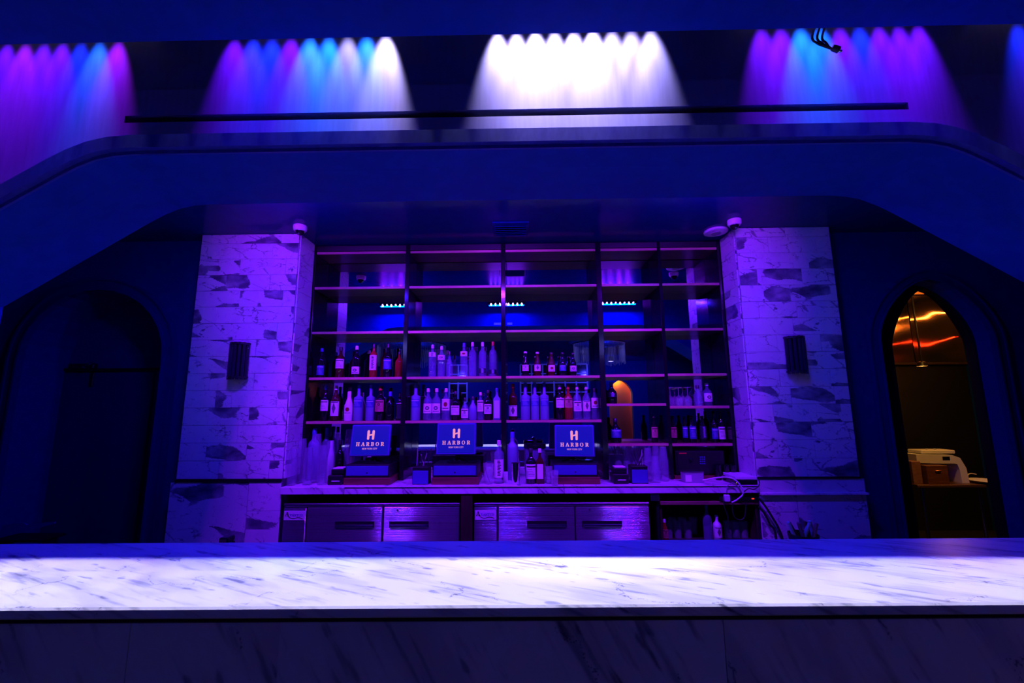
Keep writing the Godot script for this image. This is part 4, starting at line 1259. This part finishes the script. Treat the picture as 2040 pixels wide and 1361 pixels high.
func build_wall_things() -> void:
	clear("clear_dark", lin(0.03, 0.03, 0.05), 0.55)
	sconce(472, 718, "unlit glass rod sconce on the column by the dark door")
	sconce(1589, 706, "unlit glass rod sconce on the column by the orange archway")
	for q in [[598, 453, "white dome security camera on the ceiling at the column by the dark door"], [1463, 447, "white dome security camera on the ceiling at the column by the orange archway"]]:
		var p := P(q[0], q[1], 3.5)
		var t := thing("security_camera", q[2], "camera", Vector3(p.x, 3.27, -3.5), "dome cameras on the ceiling")
		part(t, "base", turned([Vector2(0, 0), Vector2(0.055, 0), Vector2(0.057, -0.012), Vector2(0.055, -0.035), Vector2(0.046, -0.048), Vector2(0, -0.048)], 24), M.white_plastic)
		part(t, "dome", turned([Vector2(0.036, -0.048), Vector2(0.032, -0.066), Vector2(0.02, -0.08), Vector2(0, -0.085)], 20), M.black_gloss)
		part(t, "lens", turned([Vector2(0.012, 0), Vector2(0.008, -0.01), Vector2(0, -0.013)], 12), M.chrome, Vector3(0.0, -0.074, 0.02))
	var p5 := P(1420, 467, 3.78)
	var sp := thing("ceiling_speaker", "round flat ceiling speaker beside the dome camera", "speaker", Vector3(p5.x, 3.27, -3.72))
	part(sp, "rim", turned([Vector2(0, 0), Vector2(0.1, 0), Vector2(0.104, -0.008), Vector2(0.1, -0.018), Vector2(0.088, -0.022), Vector2(0, -0.024)], 28), M.white_plastic)
	part(sp, "grille", turned([Vector2(0.045, -0.024), Vector2(0.042, -0.03), Vector2(0, -0.031)], 20), M.grey_plastic)
	# ceiling vent above the middle of the shelves
	var p6 := P(1018, 474, 3.72)
	var v := thing("ceiling_vent", "square ceiling vent above the middle shelf upright", "vent", Vector3(p6.x, 3.27, -3.62))
	part(v, "frame", span(Vector3(-0.16, -0.012, 0.16), Vector3(0.16, 0, -0.16), 0.004), M.gloss_paint)
	for k in 6:
		part(v, "slat", box(Vector3(0.27, 0.004, 0.03), 0.001), M.gloss_paint, Vector3(0, -0.02, -0.1 + 0.04 * k), Vector3(0.5, 0, 0))
	# outlet plate on the column
	var p7 := P(1607, 1066, 3.652)
	var o := thing("wall_outlet", "pale outlet plate low on the column by the orange archway", "outlet", Vector3(p7.x, p7.y - 0.05, -3.656))
	part(o, "plate", span(Vector3(-0.057, -0.06, 0), Vector3(0.057, 0.06, 0.006), 0.002), M.blue_plastic)
	for s in [-1, 1]:
		part(o, "socket", span(Vector3(-0.016, 0.012 + 0.026 * s - 0.012, 0.0062), Vector3(0.016, 0.036 + 0.026 * s - 0.012, 0.008), 0.001), M.black_plastic)
	# cable bundle hanging out of the ceiling slot
	var b := thing("cable_bundle", "black cable bundle with connector hanging from the ceiling slot", "cable")
	for k in 3:
		part(b, "cord", wire([Vector3(1.24 + 0.02 * k, 3.28, -1.53), P(1618 + 10 * k, 72, 1.62), P(1628 + 9 * k, 86, 1.62), P(1645 + 3 * k, 93, 1.62), P(1656, 97, 1.62)], 0.0045, 8), M.rubber)
	var e := P(1658, 98, 1.62)
	part(b, "connector", turned([Vector2(0, 0), Vector2(0.011, 0), Vector2(0.013, 0.01), Vector2(0.013, 0.03), Vector2(0, 0.032)], 14), M.rubber, e + Vector3(0.0, 0.008, 0), Vector3(0, 0, -2.0))
	part(b, "connector_pin", turned(cyl(0.006, 0.014), 10), M.chrome, e + Vector3(0.024, -0.006, 0), Vector3(0, 0, -2.0))
	# tray lying by the dark door
	var q0 := P(60, 1058, 3.6)
	var st2 := thing("service_stand", "low black stand holding a pale tray by the dark door", "stand", Vector3(q0.x, 0, -3.6))
	part(st2, "stand_top", span(Vector3(-0.2, q0.y - 0.061, 0.1), Vector3(0.2, q0.y - 0.041, -0.1), 0.003), M.black_paint)
	for x in [-0.18, 0.18]:
		part(st2, "leg", span(Vector3(x - 0.012, 0, -0.05), Vector3(x + 0.012, q0.y - 0.062, 0.05), 0.003), M.black_paint)
	var tr := thing("tray", "pale tilted tray on the low stand by the dark door", "tray", Vector3(q0.x, q0.y - 0.04, -3.6))
	var trm := begin()
	extrude(trm, PackedVector2Array([Vector2(-0.18, 0.0), Vector2(-0.17, 0.1), Vector2(0.0, 0.115), Vector2(0.03, 0.1), Vector2(0.25, 0.125), Vector2(0.25, 0.11)]), 0.06, 0.045)
	part(tr, "plate", trm.commit(), M.blue_plastic)

# ---------------------------------------------------------------- the room behind the orange archway
func build_service_room() -> void:
	solid("wall_service_back", box(Vector3(3.7, 3.28, 0.1), 0.0, Vector3(4.6, 1.64, -6.25)), M.black_paint)
	solid("wall_service_left", box(Vector3(0.08, 3.28, 2.2), 0.0, Vector3(2.9, 1.64, -5.1)), M.black_paint)
	# wavy copper panels
	var c := thing("copper_panel", "wavy polished copper wall panels inside the pointed archway", "wall panel", Vector3(0, 0, -6.19))
	for s in 2:
		var st := begin()
		var xa := 3.4 if s == 0 else 5.67
		var xb := 5.66 if s == 0 else 6.38
		var nx := 30
		var ny := 20
		var wob := noise(50 + s, 0.9, 2)
		for i in nx:
			for j in ny:
				var p := []
				for k in [[0, 0], [1, 0], [1, 1], [0, 1]]:
					var x := lerpf(xa, xb, float(i + k[0]) / nx)
					var y := lerpf(2.28, 3.26, float(j + k[1]) / ny)
					p.append(Vector3(x, y, 0.03 + 0.011 * wob.get_noise_2d(x * 1.2, y * 2.4)))
				var n: Vector3 = (p[1] - p[0]).cross(p[3] - p[0]).normalized()
				quad(st, p[0], p[1], p[2], p[3], n)
		st.index()
		st.generate_normals()
		part(c, "panel", st.commit(), M.copper)
	part(c, "lower_rail", span(Vector3(3.4, 2.25, 0.04), Vector3(6.38, 2.28, 0.0), 0.003), M.dark_wood)
	# hanging rod with a small lamp
	var hp := P(1836, 722, 5.6)
	var lamp := thing("pendant_lamp", "small pendant lamp on a thin rod inside the orange archway", "lamp", Vector3(hp.x, 3.27, -5.6))
	part(lamp, "rod", span(Vector3(-0.008, 0, 0.008), Vector3(0.008, hp.y - 3.27, -0.008)), M.black_metal)
	part(lamp, "shade", turned([Vector2(0.0, 0.02), Vector2(0.05, 0.0), Vector2(0.055, -0.05)], 16), M.black_metal, Vector3(0, hp.y - 3.27, 0))
	part(lamp, "bulb", turned([Vector2(0, 0), Vector2(0.02, -0.01), Vector2(0.025, -0.03), Vector2(0.0, -0.055)], 14), M.lamp_orange, Vector3(0, hp.y - 3.27, 0))
	omni(lamp, Vector3(0, hp.y - 3.27 - 0.03, 0.0), lin(1.0, 0.36, 0.06), 0.25, 0.03)
	# ceiling strip that shines on the copper and the table
	for q in [[3.04, "lamp_orange", lin(1.0, 0.38, 0.07), 0.45, "warm strip lamp high on the end wall of the service room"], [2.66, "lamp_red", lin(1.0, 0.06, 0.02), 0.08, "red strip lamp on the end wall of the service room"]]:
		var strip := thing("strip_lamp", q[4], "lamp", Vector3(6.4, q[0], -5.0), "strip lamps inside the service room")
		part(strip, "tube", span(Vector3(-0.025, -0.006, -1.1), Vector3(-0.001, 0.006, 0.95), 0.003), M[q[1]])
		var al := AreaLight3D.new()
		al.name = "strip_light"
		strip.add_child(al, true)
		al.position = Vector3(-0.03, 0.0, -0.07)
		al.basis = Basis.looking_at(Vector3(-1.0, -0.4, 0.0).normalized(), Vector3.UP)
		al.area_size = Vector2(2.0, 0.01)
		al.light_color = q[2]
		al.light_energy = q[3]
		al.shadow_enabled = true
	var bl := thing("counter_lamp", "warm lamp bar over the archway that lights the table", "lamp", Vector3(4.4, 3.1, -4.0))
	part(bl, "tube", span(Vector3(-0.6, -0.012, -0.025), Vector3(0.6, 0.012, -0.001), 0.004), M.lamp_orange)
	var ab := AreaLight3D.new()
	ab.name = "bar_light"
	bl.add_child(ab, true)
	ab.position = Vector3(0, 0, -0.03)
	ab.basis = Basis.looking_at(Vector3(0, -1.0, -0.8).normalized(), Vector3.UP)
	ab.area_size = Vector2(1.2, 0.024)
	ab.light_color = lin(1.0, 0.42, 0.07)
	ab.light_energy = 3.2
	ab.shadow_enabled = true
	# table with appliances
	var tb := P(1912, 965, 4.95)
	var t := thing("side_table", "dark metal table inside the orange archway", "table", Vector3(tb.x, 0, -5.1))
	var h := 0.83
	part(t, "table_top", span(Vector3(-0.52, h - 0.03, 0.22), Vector3(0.6, h, -0.25), 0.004), M.copper_dark if M.has("copper_dark") else mat("copper_dark", lin(0.2, 0.1, 0.05), 0.3, 0.6))
	for x in [-0.42, 0.55]:
		for z in [0.15, -0.2]:
			part(t, "leg", turned(cyl(0.018, h - 0.031), 12), M.steel_plain, Vector3(x, 0, z))
	var m := thing("label_printer", "cream desktop machine with black display on the table in the archway", "machine", Vector3(tb.x - 0.16, h, -5.08))
	var pr := begin()
	extrude(pr, PackedVector2Array([Vector2(-0.24, 0.22), Vector2(-0.24, 0.31), Vector2(0.16, 0.3), Vector2(0.24, 0.27), Vector2(0.29, 0.16), Vector2(0.3, 0.0), Vector2(0.22, 0.0), Vector2(0.215, 0.14), Vector2(0.2, 0.2), Vector2(0.17, 0.21), Vector2(-0.02, 0.21)]), 0.1, -0.12)
	part(m, "housing", pr.commit(), M.white_plastic)
	part(m, "lid", span(Vector3(-0.14, 0.312, 0.06), Vector3(0.24, 0.35, -0.12), 0.008), M.white_plastic)
	for x in [-0.02, 0.07]:
		part(m, "lid_button", span(Vector3(x, 0.351, 0.0), Vector3(x + 0.02, 0.362, -0.02), 0.002), M.white_plastic)
	part(m, "display", span(Vector3(0.045, 0.245, 0.1015), Vector3(0.125, 0.285, 0.1)), M.black_gloss)
	part(m, "rear_wall", span(Vector3(-0.02, 0.0, -0.08), Vector3(0.215, 0.205, -0.12)), M.grey_plastic)
	part(m, "side_wall", span(Vector3(-0.24, 0.0, -0.06), Vector3(-0.02, 0.215, -0.12), 0.003), M.grey_plastic)
	var bx := thing("wooden_box", "reddish wooden box in front of the cream machine", "box", Vector3(tb.x - 0.33, h, -4.95))
	part(bx, "box", span(Vector3(-0.06, 0, 0.06), Vector3(0.17, 0.2, -0.05), 0.004), M.red_wood)
	part(bx, "handle", span(Vector3(0.03, 0.13, 0.068), Vector3(0.09, 0.15, 0.06), 0.003), M.copper)
	var bx2 := thing("carton", "brown carton at the table edge beside the wooden box", "box", Vector3(tb.x - 0.46, h, -5.0))
	part(bx2, "carton", span(Vector3(-0.04, 0, 0.06), Vector3(0.06, 0.24, -0.06), 0.003), M.shelf_wood)
	var pl := thing("serving_plate", "flat pale serving plate on the table inside the archway", "plate", Vector3(tb.x + 0.33, h, -4.97))
	part(pl, "plate", turned([Vector2(0, 0), Vector2(0.1, 0), Vector2(0.17, 0.03), Vector2(0.16, 0.032), Vector2(0.1, 0.008), Vector2(0, 0.008)], 24), M.white_plastic)
	var cp := thing("scoop", "small pale scoop lying behind the serving plate", "scoop", Vector3(tb.x + 0.36, h, -5.25))
	part(cp, "bowl", turned([Vector2(0, 0), Vector2(0.03, 0.01), Vector2(0.04, 0.05), Vector2(0.036, 0.05), Vector2(0, 0.015)], 16), M.white_plastic)
	part(cp, "handle", wire([Vector3(0.036, 0.045, 0), Vector3(0.08, 0.06, 0), Vector3(0.14, 0.05, 0)], 0.006), M.white_plastic)

# ---------------------------------------------------------------- the guests' room, seen only in the mirrors
func bead_chandelier(at: Vector3, w: float, lab: String) -> void:
	var t := thing("bead_chandelier", lab, "chandelier", at, "bead chandeliers in the guests' room")
	part(t, "ceiling_rose", turned(cyl(0.08, 0.03)), M.black_metal, Vector3(0, -0.03, 0))
	part(t, "ring", turned([Vector2(w, -0.06), Vector2(w + 0.02, -0.06), Vector2(w + 0.02, -0.03), Vector2(w, -0.03), Vector2(w, -0.06)], 40), M.chrome)
	for k in 3:
		var st := begin()
		var a := TAU * k / 3.0
		tube(st, [Vector3(0, -0.03, 0), Vector3(sin(a) * w, -0.045, cos(a) * w)], 0.006, 6)
		part(t, "spoke", st.commit(), M.chrome)
	var beads := begin()
	rng.seed = int(w * 1000)
	for k in 110:
		var a := TAU * k / 110.0
		var l := rng.randf_range(0.4, 0.48)
		var c := Vector3(sin(a) * w, -0.06, cos(a) * w)
		tube(beads, [c, c + Vector3(0, -l, 0)], 0.0035, 4)
	var o := part(t, "bead_strands", beads.commit(), M.crystal)
	o.set_meta("kind", "stuff")
	part(t, "bulb", turned([Vector2(0, 0.03), Vector2(0.025, 0.015), Vector2(0.03, 0.0), Vector2(0.02, -0.02), Vector2(0, -0.03)], 14), M.lamp_white, Vector3(0, -0.2, 0))
	part(t, "stem", span(Vector3(-0.006, -0.17, -0.006), Vector3(0.006, -0.03, 0.006)), M.chrome)
	omni(t, Vector3(0, -0.2, 0), lin(0.16, 0.15, 1.0), 0.36, 0.03)

func build_guest_room() -> void:
	mat("crystal", lin(0.55, 0.55, 0.62), 0.12)
	# rear wall with an arched copper niche and lattice windows
	var niche := arch_points(3.0, 3.8, 2.1, 2.55, 0.4)
	var wr := solid("wall_rear", wall_with_arch(-6.4, 6.4, 3.2, niche, 6.0, 6.2), M.navy_paint)
	part(wr, "niche_back", span(Vector3(2.8, 0, 6.5), Vector3(4.0, 2.9, 6.55)), M.copper_dull)
	part(wr, "niche_side", span(Vector3(2.9, 0, 6.2), Vector3(2.95, 2.9, 6.5)), M.copper_dull)
	part(wr, "niche_side", span(Vector3(3.85, 0, 6.2), Vector3(3.9, 2.9, 6.5)), M.copper_dull)
	var nl := thing("niche_lamp", "warm lamp at the top of the copper niche in the rear wall", "lamp", Vector3(3.4, 2.62, 6.3))
	part(nl, "bulb", turned([Vector2(0, 0.03), Vector2(0.03, 0.01), Vector2(0.03, -0.01), Vector2(0, -0.03)], 14), M.lamp_orange)
	part(nl, "holder", span(Vector3(-0.01, 0.03, -0.01), Vector3(0.01, 0.29, 0.01)), M.black_metal)
	omni(nl, Vector3.ZERO, lin(1.0, 0.36, 0.06), 2.0, 0.03)
	var k := 1
	for w in [[0.05, 2.3, 1.85, 3.1], [-2.35, -1.75, 1.85, 3.1]]:
		var win := setting("window_%d" % k)
		k += 1
		part(win, "pane", span(Vector3(w[0], w[2], 5.985), Vector3(w[1], w[3], 5.995)), M.black_gloss)
		var x: float = w[0]
		while x < w[1] + 0.01:
			part(win, "muntin", span(Vector3(x - 0.025, w[2], 5.95), Vector3(x + 0.025, w[3], 5.984), 0.003), M.white_plastic)
			x += 0.375 if w[0] > 0 else 0.3
		var y: float = w[2]
		while y < w[3] + 0.01:
			part(win, "muntin", span(Vector3(w[0], y - 0.02, 5.94), Vector3(w[1], y + 0.02, 5.949), 0.003), M.white_plastic)
			y += 0.3125
	bead_chandelier(Vector3(-2.55, 3.2, 1.6), 0.8, "large bead-fringe chandelier on the dark door side of the guests' room")
	bead_chandelier(Vector3(1.9, 3.2, 1.6), 0.6, "smaller bead-fringe chandelier on the archway side of the guests' room")
	# blue wash lights for the guests' room
	for q in [[-2.2, "on the dark door side"], [2.6, "on the archway side"]]:
		var t := thing("blue_flood_light", "blue flood light on the guests' room ceiling " + q[1], "light", Vector3(q[0], 3.2, 3.6), "blue flood lights in the guests' room")
		part(t, "yoke", span(Vector3(-0.01, -0.12, -0.01), Vector3(0.01, 0, 0.01)), M.black_metal)
		part(t, "can", turned([Vector2(0.0, -0.12), Vector2(0.06, -0.12), Vector2(0.08, -0.26)], 20), M.black_metal)
		part(t, "lens", turned([Vector2(0.0, -0.25), Vector2(0.075, -0.25), Vector2(0.075, -0.255), Vector2(0.0, -0.255)], 20), M.led_wall)
		spot(t, Vector3(0, -0.27, 0), Vector3(0, -0.5, 1.0), lin(0.04, 0.03, 1.0), 9.0, 62.0, 0.5, 0.06)
